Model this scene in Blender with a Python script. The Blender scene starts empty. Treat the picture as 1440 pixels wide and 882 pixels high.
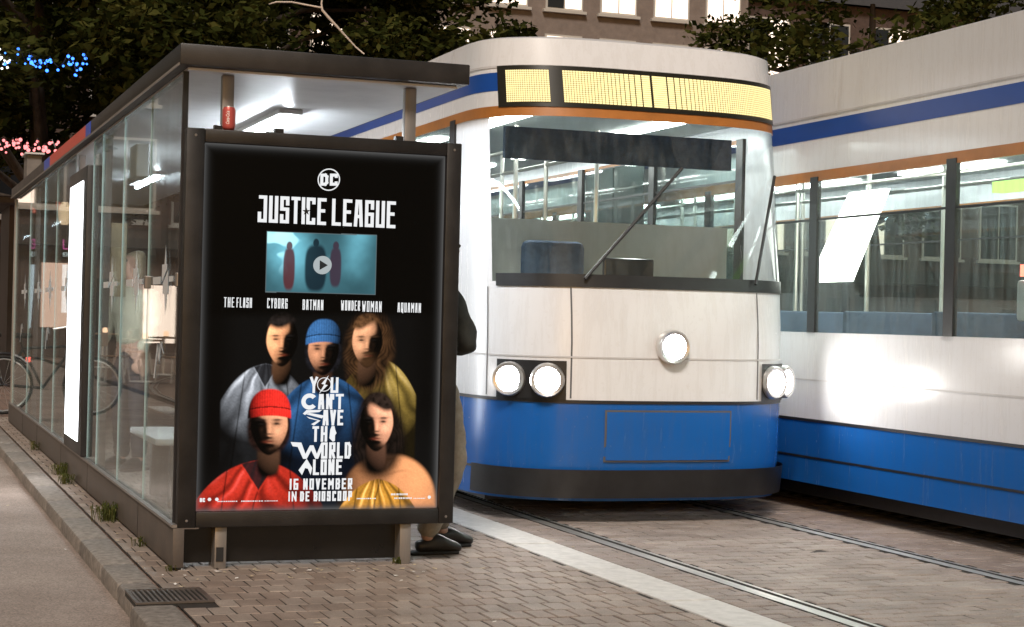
import bpy, bmesh, math, random
import numpy as np
from mathutils import Vector, Matrix
random.seed(7); rng = np.random.default_rng(7)
R = math.radians
scene = bpy.context.scene

# ------------------------------------------------------------------ camera
cam_d = bpy.data.cameras.new('camera'); cam = bpy.data.objects.new('camera', cam_d)
scene.collection.objects.link(cam); scene.camera = cam
CAM = Vector((-1.3936, -8.5509, 1.2586)); yaw, pitch, roll = -.3491, .0034, .024
fw = Vector((math.sin(-yaw)*math.cos(pitch), math.cos(yaw)*math.cos(pitch), math.sin(pitch)))
rt = fw.cross(Vector((0, 0, 1))).normalized(); up = rt.cross(fw)
rt, up = rt*math.cos(roll)+up*math.sin(roll), up*math.cos(roll)-rt*math.sin(roll)
M4 = Matrix((rt, up, -fw)).transposed().to_4x4(); M4.translation = CAM
cam.matrix_world = M4
cam_d.lens = 61.19; cam_d.sensor_width = 36; cam_d.clip_end = 900; cam_d.clip_start = .05

# ------------------------------------------------------------------ world, sun, exposure
SUN_EL, SUN_AZ = R(48), R(206)      # azimuth: clockwise from +Y, the side the light comes from
w = bpy.data.worlds.new('World'); scene.world = w; w.use_nodes = True
nt = w.node_tree; bg = nt.nodes['Background']
sky = nt.nodes.new('ShaderNodeTexSky'); sky.sky_type = 'NISHITA'; sky.sun_disc = False
sky.sun_elevation = R(4); sky.sun_rotation = SUN_AZ; sky.dust_density = 3
nt.links.new(sky.outputs[0], bg.inputs[0]); bg.inputs[1].default_value = .035
sd = bpy.data.lights.new('sun', 'SUN'); sun = bpy.data.objects.new('sun', sd); scene.collection.objects.link(sun)
sd.energy = 1.15; sd.angle = R(14); sd.color = (1, .90, .80)
dirv = Vector((math.sin(SUN_AZ)*math.cos(SUN_EL), math.cos(SUN_AZ)*math.cos(SUN_EL), math.sin(SUN_EL)))
sun.rotation_euler = dirv.to_track_quat('Z', 'Y').to_euler()
vs = scene.view_settings; vs.view_transform = 'Standard'; vs.look = 'None'; vs.exposure = 1.35; vs.gamma = 1
scene.cycles.max_bounces = 8; scene.cycles.transparent_max_bounces = 24
scene.cycles.sample_clamp_indirect = 4.0; scene.cycles.caustics_reflective = False; scene.cycles.caustics_refractive = False
scene.cycles.use_denoising = True

# ------------------------------------------------------------------ helpers
COL = scene.collection
class MB:
    def __init__(s): s.v = []; s.f = []; s.smooth = False
    def quad(s, a, b, c, d):
        n = len(s.v); s.v += [tuple(a), tuple(b), tuple(c), tuple(d)]; s.f.append((n, n+1, n+2, n+3)); return s
    def poly(s, pts):
        n = len(s.v); s.v += [tuple(p) for p in pts]; s.f.append(tuple(range(n, n+len(pts)))); return s
    def box(s, x0, x1, y0, y1, z0, z1, bev=0):
        n = len(s.v)
        if not bev:
            s.v += [(x, y, z) for z in (z0, z1) for (x, y) in ((x0, y0), (x1, y0), (x1, y1), (x0, y1))]
            s.f += [tuple(n+i for i in q) for q in ((3, 2, 1, 0), (4, 5, 6, 7), (0, 1, 5, 4), (1, 2, 6, 5), (2, 3, 7, 6), (3, 0, 4, 7))]
            return s
        bm = bmesh.new(); bmesh.ops.create_cube(bm, size=1)
        for v in bm.verts: v.co = Vector(((x0+x1)/2+v.co.x*(x1-x0), (y0+y1)/2+v.co.y*(y1-y0), (z0+z1)/2+v.co.z*(z1-z0)))
        bmesh.ops.bevel(bm, geom=bm.edges[:], offset=bev, segments=2, affect='EDGES', profile=.5)
        return s.add(bm)
    def add(s, bm):
        n = len(s.v); bm.verts.index_update()
        s.v += [tuple(v.co) for v in bm.verts]; s.f += [tuple(n+v.index for v in f.verts) for f in bm.faces]; bm.free(); return s
    def tube(s, pts, rad, seg=8, cap=True):
        pts = [Vector(p) for p in pts]; n0 = len(s.v); N = len(pts)
        rads = rad if isinstance(rad, (list, tuple)) else [rad]*N
        for i, p in enumerate(pts):
            t = (pts[min(i+1, N-1)]-pts[max(i-1, 0)]).normalized()
            a = t.cross(Vector((0, 0, 1)) if abs(t.z) < .95 else Vector((1, 0, 0))).normalized(); b = t.cross(a)
            for k in range(seg):
                th = 2*math.pi*k/seg; s.v.append(tuple(p+(a*math.cos(th)+b*math.sin(th))*rads[i]))
        for i in range(N-1):
            for k in range(seg):
                k2 = (k+1) % seg; s.f.append((n0+i*seg+k, n0+i*seg+k2, n0+(i+1)*seg+k2, n0+(i+1)*seg+k))
        if cap:
            s.f.append(tuple(n0+k for k in range(seg))); s.f.append(tuple(n0+(N-1)*seg+k for k in range(seg))[::-1])
        return s
    def lathe(s, prof, c=(0, 0, 0), seg=16, axis='Z'):
        n0 = len(s.v)
        for r, h in prof:
            for k in range(seg):
                th = 2*math.pi*k/seg; x, y = r*math.cos(th), r*math.sin(th)
                p = (x, y, h) if axis == 'Z' else ((h, x, y) if axis == 'X' else (x, h, y))
                s.v.append((c[0]+p[0], c[1]+p[1], c[2]+p[2]))
        for i in range(len(prof)-1):
            for k in range(seg):
                k2 = (k+1) % seg; s.f.append((n0+i*seg+k, n0+i*seg+k2, n0+(i+1)*seg+k2, n0+(i+1)*seg+k))
        return s
    def torus(s, c, R_, r, axis='X', seg=28, sr=8):
        n0 = len(s.v)
        for i in range(seg):
            a = 2*math.pi*i/seg
            for j in range(sr):
                b = 2*math.pi*j/sr; rad = R_+r*math.cos(b); h = r*math.sin(b)
                p = (h, rad*math.cos(a), rad*math.sin(a)) if axis == 'X' else ((rad*math.cos(a), h, rad*math.sin(a)) if axis == 'Y' else (rad*math.cos(a), rad*math.sin(a), h))
                s.v.append((c[0]+p[0], c[1]+p[1], c[2]+p[2]))
        for i in range(seg):
            for j in range(sr):
                i2, j2 = (i+1) % seg, (j+1) % sr
                s.f.append((n0+i*sr+j, n0+i2*sr+j, n0+i2*sr+j2, n0+i*sr+j2))
        return s
    def mesh(s, name):
        m = bpy.data.meshes.new(name); m.from_pydata(s.v, [], s.f); m.update(); return m
    def build(s, name, mat, parent=None, smooth=False, auto=None):
        m = s.mesh(name)
        if smooth:
            for p in m.polygons: p.use_smooth = True
        if auto is not None:
            for p in m.polygons: p.use_smooth = True
            m.set_sharp_from_angle(angle=R(auto))
        return obj(name, m, mat, parent)
def obj(name, me, mat, parent=None):
    o = bpy.data.objects.new(name, me); COL.objects.link(o)
    if mat and not me.materials: me.materials.append(mat)
    if parent: o.parent = parent
    return o
def empty(name, loc=(0, 0, 0), rz=0):
    o = bpy.data.objects.new(name, None); COL.objects.link(o); o.location = loc; o.rotation_euler.z = rz; o.empty_display_size = .2; return o
def tag(o, label=None, cat=None, group=None, kind=None):
    if label: o['label'] = label
    if cat: o['category'] = cat
    if group: o['group'] = group
    if kind: o['kind'] = kind
    return o
def copy_tree(o, parent=None):
    c = o.copy(); COL.objects.link(c); c.parent = parent
    for ch in list(o.children): copy_tree(ch, c)
    return c
def eval_mesh(o):
    bpy.context.view_layer.update()
    dg = bpy.context.evaluated_depsgraph_get(); m = bpy.data.meshes.new_from_object(o.evaluated_get(dg)); return m

# ------------------------------------------------------------------ materials
def newmat(name):
    m = bpy.data.materials.new(name); m.use_nodes = True; return m, m.node_tree, m.node_tree.nodes['Principled BSDF']
def mat(name, col, rough=.6, metal=0, vary=.0, scale=8, bump=0, bscale=60, spec=.5, rvary=0, col2=None, stretch=None):
    m, t, b = newmat(name); b.inputs['Base Color'].default_value = (*col, 1)
    b.inputs['Roughness'].default_value = rough; b.inputs['Metallic'].default_value = metal; b.inputs['Specular IOR Level'].default_value = spec
    tc = t.nodes.new('ShaderNodeTexCoord'); src = tc.outputs['Object']
    if stretch:
        mp = t.nodes.new('ShaderNodeMapping'); mp.inputs['Scale'].default_value = stretch; t.links.new(src, mp.inputs[0]); src = mp.outputs[0]
    if vary or col2 or rvary:
        n = t.nodes.new('ShaderNodeTexNoise'); n.inputs['Scale'].default_value = scale; n.inputs['Detail'].default_value = 8; n.inputs['Roughness'].default_value = .65
        t.links.new(src, n.inputs['Vector'])
        rp = t.nodes.new('ShaderNodeValToRGB'); t.links.new(n.outputs[0], rp.inputs[0])
        c2 = col2 or tuple(c*(1-vary) for c in col); c1 = tuple(min(1, c*(1+vary*.6)) for c in col)
        rp.color_ramp.elements[0].position = .35; rp.color_ramp.elements[1].position = .68
        rp.color_ramp.elements[0].color = (*c2, 1); rp.color_ramp.elements[1].color = (*c1, 1)
        t.links.new(rp.outputs[0], b.inputs['Base Color'])
        if rvary:
            mr = t.nodes.new('ShaderNodeMapRange'); mr.inputs['To Min'].default_value = max(.02, rough-rvary); mr.inputs['To Max'].default_value = min(1, rough+rvary)
            t.links.new(n.outputs[0], mr.inputs[0]); t.links.new(mr.outputs[0], b.inputs['Roughness'])
    if bump:
        n2 = t.nodes.new('ShaderNodeTexNoise'); n2.inputs['Scale'].default_value = bscale; n2.inputs['Detail'].default_value = 6
        t.links.new(src, n2.inputs['Vector']); bp = t.nodes.new('ShaderNodeBump'); bp.inputs['Strength'].default_value = bump; bp.inputs['Distance'].default_value = .01
        t.links.new(n2.outputs[0], bp.inputs['Height']); t.links.new(bp.outputs[0], b.inputs['Normal'])
    return m
def emis(name, col, strength, sample=True):
    m, t, b = newmat(name); t.nodes.remove(b); e = t.nodes.new('ShaderNodeEmission')
    e.inputs[0].default_value = (*col, 1); e.inputs[1].default_value = strength
    t.links.new(e.outputs[0], t.nodes['Material Output'].inputs[0])
    if not sample: m.cycles.emission_sampling = 'NONE'
    return m
def glass(name, tint=(1, 1, 1), ior=1.45, rough=.02, dirt=0.0, dirtcol=(.6, .6, .6)):
    m, t, b = newmat(name); t.nodes.remove(b)
    tr = t.nodes.new('ShaderNodeBsdfTransparent'); tr.inputs[0].default_value = (*tint, 1)
    gl = t.nodes.new('ShaderNodeBsdfGlossy'); gl.inputs['Roughness'].default_value = rough
    ge = t.nodes.new('ShaderNodeNewGeometry'); dt = t.nodes.new('ShaderNodeVectorMath'); dt.operation = 'DOT_PRODUCT'
    t.links.new(ge.outputs['Incoming'], dt.inputs[0]); t.links.new(ge.outputs['Normal'], dt.inputs[1])
    def mth(op, a, b_=None):
        n_ = t.nodes.new('ShaderNodeMath'); n_.operation = op
        for k_, q_ in enumerate((a, b_)):
            if q_ is None: continue
            if isinstance(q_, (int, float)): n_.inputs[k_].default_value = q_
            else: t.links.new(q_, n_.inputs[k_])
        return n_.outputs[0]
    f0 = ((ior-1)/(ior+1))**2      # reflectance of one face, the same from either side of the pane
    one = mth('SUBTRACT', 1.0, mth('ABSOLUTE', dt.outputs['Value'])); pw = mth('POWER', one, 5.0)
    fr = mth('ADD', mth('MULTIPLY', pw, .78), f0)
    mx = t.nodes.new('ShaderNodeMixShader'); t.links.new(fr, mx.inputs[0]); t.links.new(tr.outputs[0], mx.inputs[1]); t.links.new(gl.outputs[0], mx.inputs[2])
    out = mx
    if dirt:
        df = t.nodes.new('ShaderNodeBsdfDiffuse'); df.inputs[0].default_value = (*dirtcol, 1)
        tc = t.nodes.new('ShaderNodeTexCoord'); mp = t.nodes.new('ShaderNodeMapping'); mp.inputs['Scale'].default_value = (6, 6, .5)
        n = t.nodes.new('ShaderNodeTexNoise'); n.inputs['Scale'].default_value = 3; n.inputs['Detail'].default_value = 6
        t.links.new(tc.outputs['Object'], mp.inputs[0]); t.links.new(mp.outputs[0], n.inputs['Vector'])
        mr = t.nodes.new('ShaderNodeMapRange'); mr.inputs['From Min'].default_value = .4; mr.inputs['From Max'].default_value = .75; mr.inputs['To Max'].default_value = dirt; mr.inputs['To Min'].default_value = dirt*.15
        t.links.new(n.outputs[0], mr.inputs[0])
        m2 = t.nodes.new('ShaderNodeMixShader'); t.links.new(mr.outputs[0], m2.inputs[0]); t.links.new(mx.outputs[0], m2.inputs[1]); t.links.new(df.outputs[0], m2.inputs[2]); out = m2
    t.links.new(out.outputs[0], t.nodes['Material Output'].inputs[0])
    return m
def paint_mat(name, col, rough, grime, amt):
    m, t, b = newmat(name); L = t.links; tc = t.nodes.new('ShaderNodeTexCoord')
    mp = t.nodes.new('ShaderNodeMapping'); mp.inputs['Scale'].default_value = (9, 9, .9); L.new(tc.outputs['Object'], mp.inputs[0])
    n = t.nodes.new('ShaderNodeTexNoise'); n.inputs['Scale'].default_value = 2.2; n.inputs['Detail'].default_value = 9; n.inputs['Roughness'].default_value = .7; L.new(mp.outputs[0], n.inputs['Vector'])
    n2 = t.nodes.new('ShaderNodeTexNoise'); n2.inputs['Scale'].default_value = 30; n2.inputs['Detail'].default_value = 6; L.new(tc.outputs['Object'], n2.inputs['Vector'])
    mr = t.nodes.new('ShaderNodeMapRange'); mr.inputs['From Min'].default_value = .48; mr.inputs['From Max'].default_value = .80; mr.inputs['To Max'].default_value = amt; L.new(n.outputs[0], mr.inputs[0])
    mr2 = t.nodes.new('ShaderNodeMapRange'); mr2.inputs['From Min'].default_value = .60; mr2.inputs['From Max'].default_value = .75; mr2.inputs['To Max'].default_value = amt*.6; L.new(n2.outputs[0], mr2.inputs[0])
    ad = t.nodes.new('ShaderNodeMath'); ad.operation = 'MAXIMUM'; L.new(mr.outputs[0], ad.inputs[0]); L.new(mr2.outputs[0], ad.inputs[1])
    mx = t.nodes.new('ShaderNodeMix'); mx.data_type = 'RGBA'; mx.inputs['A'].default_value = (*col, 1); mx.inputs['B'].default_value = (*grime, 1); L.new(ad.outputs[0], mx.inputs['Factor']); L.new(mx.outputs['Result'], b.inputs['Base Color'])
    rr = t.nodes.new('ShaderNodeMapRange'); rr.inputs['To Min'].default_value = rough; rr.inputs['To Max'].default_value = min(1, rough+.45); L.new(ad.outputs[0], rr.inputs[0]); L.new(rr.outputs[0], b.inputs['Roughness'])
    n3 = t.nodes.new('ShaderNodeTexNoise'); n3.inputs['Scale'].default_value = 1.6; L.new(tc.outputs['Object'], n3.inputs['Vector']); bp = t.nodes.new('ShaderNodeBump'); bp.inputs['Strength'].default_value = .12; bp.inputs['Distance'].default_value = .02; L.new(n3.outputs[0], bp.inputs['Height']); L.new(bp.outputs[0], b.inputs['Normal'])
    return m
def brick_mat(name, c1, c2, c3):
    m, t, b = newmat(name); L = t.links
    oi = t.nodes.new('ShaderNodeObjectInfo'); gi = t.nodes.new('ShaderNodeNewGeometry')
    ad = t.nodes.new('ShaderNodeMath'); ad.operation = 'ADD'; L.new(oi.outputs['Random'], ad.inputs[0]); L.new(gi.outputs['Random Per Island'], ad.inputs[1])
    fr = t.nodes.new('ShaderNodeMath'); fr.operation = 'FRACT'; L.new(ad.outputs[0], fr.inputs[0])
    rp = t.nodes.new('ShaderNodeValToRGB'); L.new(fr.outputs[0], rp.inputs[0]); e = rp.color_ramp.elements
    e[0].color = (*c1, 1); e[1].color = (*c3, 1); e.new(.55).color = (*c2, 1)
    n = t.nodes.new('ShaderNodeTexNoise'); n.inputs['Scale'].default_value = 3.2; n.inputs['Detail'].default_value = 9; n.inputs['Roughness'].default_value = .7
    L.new(gi.outputs['Position'], n.inputs['Vector'])
    n2 = t.nodes.new('ShaderNodeTexNoise'); n2.inputs['Scale'].default_value = 140; n2.inputs['Detail'].default_value = 4; L.new(gi.outputs['Position'], n2.inputs['Vector'])
    mr = t.nodes.new('ShaderNodeMapRange'); mr.inputs['From Min'].default_value = .3; mr.inputs['From Max'].default_value = .7; mr.inputs['To Min'].default_value = .62; mr.inputs['To Max'].default_value = 1.18; L.new(n.outputs[0], mr.inputs[0])
    mr2 = t.nodes.new('ShaderNodeMapRange'); mr2.inputs['From Min'].default_value = .3; mr2.inputs['From Max'].default_value = .7; mr2.inputs['To Min'].default_value = .75; mr2.inputs['To Max'].default_value = 1.2; L.new(n2.outputs[0], mr2.inputs[0])
    mu = t.nodes.new('ShaderNodeMath'); mu.operation = 'MULTIPLY'; L.new(mr.outputs[0], mu.inputs[0]); L.new(mr2.outputs[0], mu.inputs[1])
    vm = t.nodes.new('ShaderNodeVectorMath'); vm.operation = 'SCALE'; L.new(rp.outputs[0], vm.inputs[0]); L.new(mu.outputs[0], vm.inputs['Scale'])
    L.new(vm.outputs[0], b.inputs['Base Color']); b.inputs['Roughness'].default_value = .62
    bp = t.nodes.new('ShaderNodeBump'); bp.inputs['Strength'].default_value = .35; bp.inputs['Distance'].default_value = .004; L.new(n2.outputs[0], bp.inputs['Height']); L.new(bp.outputs[0], b.inputs['Normal'])
    return m
def far_brick_mat(name):
    m, t, b = newmat(name); L = t.links
    gi = t.nodes.new('ShaderNodeNewGeometry'); br = t.nodes.new('ShaderNodeTexBrick'); L.new(gi.outputs['Position'], br.inputs['Vector'])
    br.inputs['Scale'].default_value = 1; br.inputs['Brick Width'].default_value = .2; br.inputs['Row Height'].default_value = .1; br.inputs['Mortar Size'].default_value = .006
    br.inputs['Color1'].default_value = (.20, .125, .09, 1); br.inputs['Color2'].default_value = (.27, .185, .145, 1); br.inputs['Mortar'].default_value = (.05, .04, .035, 1)
    n = t.nodes.new('ShaderNodeTexNoise'); n.inputs['Scale'].default_value = 1.2; n.inputs['Detail'].default_value = 8; L.new(gi.outputs['Position'], n.inputs['Vector'])
    mr = t.nodes.new('ShaderNodeMapRange'); mr.inputs['From Min'].default_value = .3; mr.inputs['From Max'].default_value = .7; mr.inputs['To Min'].default_value = .65; mr.inputs['To Max'].default_value = 1.15; L.new(n.outputs[0], mr.inputs[0])
    vm = t.nodes.new('ShaderNodeVectorMath'); vm.operation = 'SCALE'; L.new(br.outputs[0], vm.inputs[0]); L.new(mr.outputs[0], vm.inputs['Scale'])
    L.new(vm.outputs[0], b.inputs['Base Color']); b.inputs['Roughness'].default_value = .7
    return m
def asphalt_mat(name):
    m, t, b = newmat(name); L = t.links
    gi = t.nodes.new('ShaderNodeNewGeometry')
    n = t.nodes.new('ShaderNodeTexNoise'); n.inputs['Scale'].default_value = 1.1; n.inputs['Detail'].default_value = 10; n.inputs['Roughness'].default_value = .7; L.new(gi.outputs['Position'], n.inputs['Vector'])
    v = t.nodes.new('ShaderNodeTexVoronoi'); v.inputs['Scale'].default_value = 130; L.new(gi.outputs['Position'], v.inputs['Vector'])
    rp = t.nodes.new('ShaderNodeValToRGB'); e = rp.color_ramp.elements; e[0].position = .3; e[1].position = .7; e[0].color = (.22, .165, .135, 1); e[1].color = (.37, .295, .25, 1); L.new(n.outputs[0], rp.inputs[0])
    mr = t.nodes.new('ShaderNodeMapRange'); mr.inputs['To Min'].default_value = .55; mr.inputs['To Max'].default_value = 1.35; L.new(v.outputs['Color'], mr.inputs[0])
    vm = t.nodes.new('ShaderNodeVectorMath'); vm.operation = 'SCALE'; L.new(rp.outputs[0], vm.inputs[0]); L.new(mr.outputs[0], vm.inputs['Scale'])
    L.new(vm.outputs[0], b.inputs['Base Color']); b.inputs['Roughness'].default_value = .75
    bp = t.nodes.new('ShaderNodeBump'); bp.inputs['Strength'].default_value = .6; bp.inputs['Distance'].default_value = .004; L.new(v.outputs['Distance'], bp.inputs['Height']); L.new(bp.outputs[0], b.inputs['Normal'])
    return m
def leaf_mat(name, cols):
    m, t, b = newmat(name); L = t.links; t.nodes.remove(b)
    gi = t.nodes.new('ShaderNodeNewGeometry'); rp = t.nodes.new('ShaderNodeValToRGB'); L.new(gi.outputs['Random Per Island'], rp.inputs[0])
    e = rp.color_ramp.elements; e[0].color = (*cols[0], 1); e[1].color = (*cols[2], 1); e.new(.5).color = (*cols[1], 1)
    d = t.nodes.new('ShaderNodeBsdfDiffuse'); tl = t.nodes.new('ShaderNodeBsdfTranslucent'); mx = t.nodes.new('ShaderNodeMixShader'); mx.inputs[0].default_value = .3
    L.new(rp.outputs[0], d.inputs[0]); L.new(rp.outputs[0], tl.inputs[0]); L.new(d.outputs[0], mx.inputs[1]); L.new(tl.outputs[0], mx.inputs[2]); L.new(mx.outputs[0], t.nodes['Material Output'].inputs[0])
    return m
M = {}
M['paver'] = brick_mat('paver_clay', (.265, .20, .16), (.305, .24, .198), (.34, .277, .232))
M['track_paver'] = brick_mat('track_paver_clay', (.27, .215, .185), (.31, .25, .22), (.34, .285, .255))
M['bed'] = mat('sand_joint', (.028, .021, .016), .95, vary=.4, scale=30)
M['far_brick'] = far_brick_mat('far_brick_paving')
M['asphalt'] = asphalt_mat('worn_asphalt')
M['kerb'] = mat('kerb_granite', (.27, .235, .205), .8, vary=.35, scale=25, bump=.5, bscale=160, col2=(.16, .135, .115))
M['strip'] = mat('pale_concrete', (.62, .60, .58), .6, vary=.16, scale=14, bump=.15, bscale=120)
M['rail'] = mat('rail_steel', (.55, .53, .50), .42, .75, vary=.25, scale=20, stretch=(1, .05, 1))
M['groove'] = mat('rail_groove', (.05, .047, .043), .7, .3, vary=.4, scale=40)
M['frame'] = mat('dark_bronze_paint', (.018, .016, .0155), .42, .0, vary=.45, scale=6, bump=.12, bscale=200, rvary=.12)
M['fascia'] = mat('fascia_paint', (.028, .024, .022), .45, 0, vary=.4, scale=5, bump=.1, bscale=150, rvary=.1)
M['plinth'] = mat('plinth_metal', (.135, .112, .098), .45, .25, vary=.3, scale=4, rvary=.12, bump=.06, bscale=80)
M['blackpanel'] = mat('black_panel', (.012, .011, .011), .3, vary=.4, scale=7, rvary=.1)
M['steel'] = mat('brushed_post', (.33, .30, .28), .42, .6, vary=.2, scale=12, stretch=(1, 1, .1))
M['soffit'] = mat('white_soffit', (.80, .81, .83), .4, vary=.1, scale=3)
M['bench'] = mat('bench_white', (.75, .75, .75), .45, vary=.08, scale=9)
M['glass'] = glass('shelter_glass', (.90, .95, .95), 1.28, .015, .10, (.55, .55, .52))
M['pane_edge'] = mat('glass_edge', (.55, .72, .74), .25)
M['decal'] = mat('white_decal', (.72, .74, .76), .6)
M['tube'] = emis('shelter_tube_light', (.86, .94, 1), 60)
M['lightbox'] = emis('lightbox_face', (.93, .97, 1), 3.4)
M['sticker_red'] = mat('sticker_red', (.75, .09, .06), .4)
M['sticker_blue'] = mat('sticker_blue', (.03, .10, .65), .4)
M['white_paint'] = paint_mat('tram_white', (.79, .80, .83), .22, (.40, .37, .34), .35)
M['blue_paint'] = paint_mat('tram_blue', (.010, .115, .43), .22, (.10, .105, .115), .26)
M['stripe_blue'] = mat('tram_stripe_blue', (.012, .075, .36), .3, vary=.1, scale=2)
M['seam'] = mat('panel_seam', (.10, .10, .11), .6)
M['tram_roof'] = mat('tram_roof_grey', (.60, .59, .60), .5, vary=.12, scale=4)
M['tram_dark'] = mat('tram_dark_trim', (.02, .02, .022), .4, vary=.3, scale=6)
M['orange'] = mat('orange_strip', (.45, .17, .035), .4, vary=.2, scale=3)
M['tram_glass'] = glass('tram_glass', (.82, .88, .87), 1.5, .03, .10, (.45, .48, .47))
M['tram_floor'] = mat('tram_floor', (.16, .16, .17), .7, vary=.2)
M['tram_lining'] = mat('tram_lining', (.58, .62, .60), .5, vary=.08, scale=3)
M['seat'] = mat('seat_blue', (.06, .10, .17), .8, vary=.3, scale=20)
M['pole'] = mat('grab_pole', (.62, .60, .55), .3, .8)
M['tram_lamp'] = emis('tram_ceiling_lamp', (.97, 1, .97), 13)
M['green_lamp'] = emis('tram_green_lamp', (.45, .85, .18), 1.2)
M['streak_glow'] = emis('added_light_streak', (1, .95, .86), 4.5)  # glow of the added slanted streak, not a real tram lamp
M['head_lamp'] = emis('head_lamp', (1, .97, .92), 30)
M['led'] = emis('led_dots', (1, .80, .36), .62)
M['led_panel'] = mat('led_panel', (.02, .018, .012), .25)
M['red_lamp'] = emis('red_lamp', (1, .12, .08), 3, False)
M['trousers'] = mat('khaki_cloth', (.32, .275, .215), .9, vary=.28, scale=12, bump=.3, bscale=220)
M['jacket'] = mat('dark_jacket', (.035, .038, .034), .85, vary=.3, scale=14, bump=.3, bscale=200)
M['skin'] = mat('skin', (.50, .29, .21), .55, vary=.08)
M['hair_dark'] = mat('hair_dark', (.03, .02, .014), .6, vary=.3, scale=40)
M['hair_fair'] = mat('hair_fair', (.40, .31, .20), .6, vary=.3, scale=40, stretch=(1, 1, .1))
M['shoe'] = mat('shoe_leather', (.022, .019, .016), .38, vary=.4, scale=18)
M['pale_cloth'] = mat('pale_jacket', (.52, .48, .36), .85, vary=.2, scale=10)
M['dark_cloth'] = mat('dark_trousers', (.03, .03, .04), .9, vary=.2)
M['bark'] = mat('bark', (.06, .045, .035), .9, vary=.5, scale=10, bump=.6, bscale=25, stretch=(1, 1, .2))
M['leaf'] = leaf_mat('leaves_dark', ((.020, .026, .007), (.044, .052, .013), (.095, .092, .025)))
M['leaf2'] = leaf_mat('leaves_deep', ((.014, .020, .007), (.030, .038, .010), (.062, .062, .017)))
M['weed'] = leaf_mat('weed_green', ((.05, .07, .02), (.09, .10, .03), (.16, .14, .05)))
M['litter'] = mat('pale_litter', (.55, .45, .30), .8, vary=.3)
M['litter_w'] = mat('white_litter', (.75, .73, .70), .8)
M['wall_brick'] = mat('house_brick', (.085, .055, .045), .85, vary=.3, scale=6, bump=.2, bscale=40)
M['wall_pale'] = mat('house_plaster', (.22, .18, .16), .85, vary=.2, scale=3)
M['roof_tile'] = mat('roof_slate', (.05, .045, .045), .8, vary=.3, scale=8)
M['win_frame'] = mat('window_frame', (.5, .48, .45), .5)
M['win_lit'] = emis('window_lit', (1, .78, .62), 1.0, False)
M['win_dark'] = mat('window_dark', (.02, .022, .026), .12)
M['shop_lit'] = emis('shop_lit', (1, .66, .48), .45, False)
M['kiosk'] = mat('kiosk_wall', (.035, .030, .030), .55, vary=.3, scale=5)
M['kiosk_lit'] = emis('kiosk_light_panel', (.88, .93, 1), .8)
M['neon_pink'] = emis('neon_pink', (1, .16, .45), .7, False)
M['sign_white'] = emis('sign_white', (1, .97, .95), .6, False)
M['lantern_red'] = emis('lantern_red', (1, .2, .13), .7, False)
M['lantern_warm'] = emis('lantern_warm', (1, .6, .36), 1.1, False)
M['bulb_blue'] = emis('bulb_blue', (.04, .18, 1), 1.8, False)
M['bulb_white'] = emis('bulb_white', (.95, 1, .9), 1.2, False)
M['bulb_pink'] = emis('bulb_pink', (1, .25, .25), .9, False)
M['chair_metal'] = mat('chair_metal', (.65, .60, .55), .4, .4)
M['chair_wood'] = mat('chair_wood', (.25, .15, .09), .6, vary=.3)
M['rubber'] = mat('tyre_rubber', (.012, .012, .012), .8)
M['bike_paint'] = mat('bike_black', (.02, .02, .022), .35)
M['can_red'] = mat('can_red', (.55, .10, .085), .35, .2)
M['can_top'] = mat('can_aluminium', (.75, .74, .73), .3, .9)
M['can_white'] = mat('can_print_white', (.85, .78, .76), .5)
M['cable'] = mat('pale_cable', (.60, .50, .42), .5)
M['grey_box'] = mat('grey_box', (.20, .18, .165), .6, vary=.2)

# ------------------------------------------------------------------ setting: road, pavement, kerb, rails
ZR = -.085
tag(MB().quad((-300, -200, ZR), (-.2, -200, ZR), (-.2, 400, ZR), (-300, 400, ZR)).quad((-.2, -200, ZR-.004), (400, -200, ZR-.004), (400, 400, ZR-.004), (-.2, 400, ZR-.004)).build('road', M['asphalt']), kind='structure')
pav = MB().box(-.16, 90, -60, 160, -.25, -.014).build('pavement', M['far_brick']); tag(pav, kind='structure')
bed = MB().quad((-.155, -4.5, -.0035), (5.2, -4.5, -.0035), (5.2, 12.2, -.0035), (-.155, 12.2, -.0035)).build('sand_bed', M['bed'], pav)

def brick_mesh(name, lx, ly, h=.03, b=.004, jit=0):
    hx, hy = lx/2, ly/2; v = []; f = []
    for (a, c, z) in ((hx, hy, -h), (hx, hy, -b), (hx-b, hy-b, 0)):
        for sx, sy in ((-1, -1), (1, -1), (1, 1), (-1, 1)): v.append((sx*a+random.uniform(-jit, jit), sy*c+random.uniform(-jit, jit), z))
    for i in range(2):
        for k in range(4): f.append((i*4+k, i*4+(k+1) % 4, i*4+4+(k+1) % 4, i*4+4+k))
    f.append((8, 9, 10, 11)); return v, f
slots = []    # (x, y, kind)
RX = (2.54, 4.03)              # rail centre lines of the near track
row = 0; y = -4.2
while y < 12:                       # platform: bricks on end, rows across
    x = -.15-(.05 if row % 2 else 0)
    while x < 1.95:
        x0, x1 = max(x+.003, -.149), min(x+.097, 1.968)
        ingrate = x0 < .012 and -1.035 < y+.18 and y < -.645
        if ingrate and x1 > .04: x0 = .012; ingrate = False
        if x1-x0 > .02 and not ingrate: slots.append(((x0+x1)/2, y+.087, 'a', x1-x0))
        x += .1
    row += 1; y += .18
row = 0; y = -4.2
def in_rail(x0, x1):
    return any(x0 < rx+.085 and x1 > rx-.055 for rx in RX)
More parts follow.
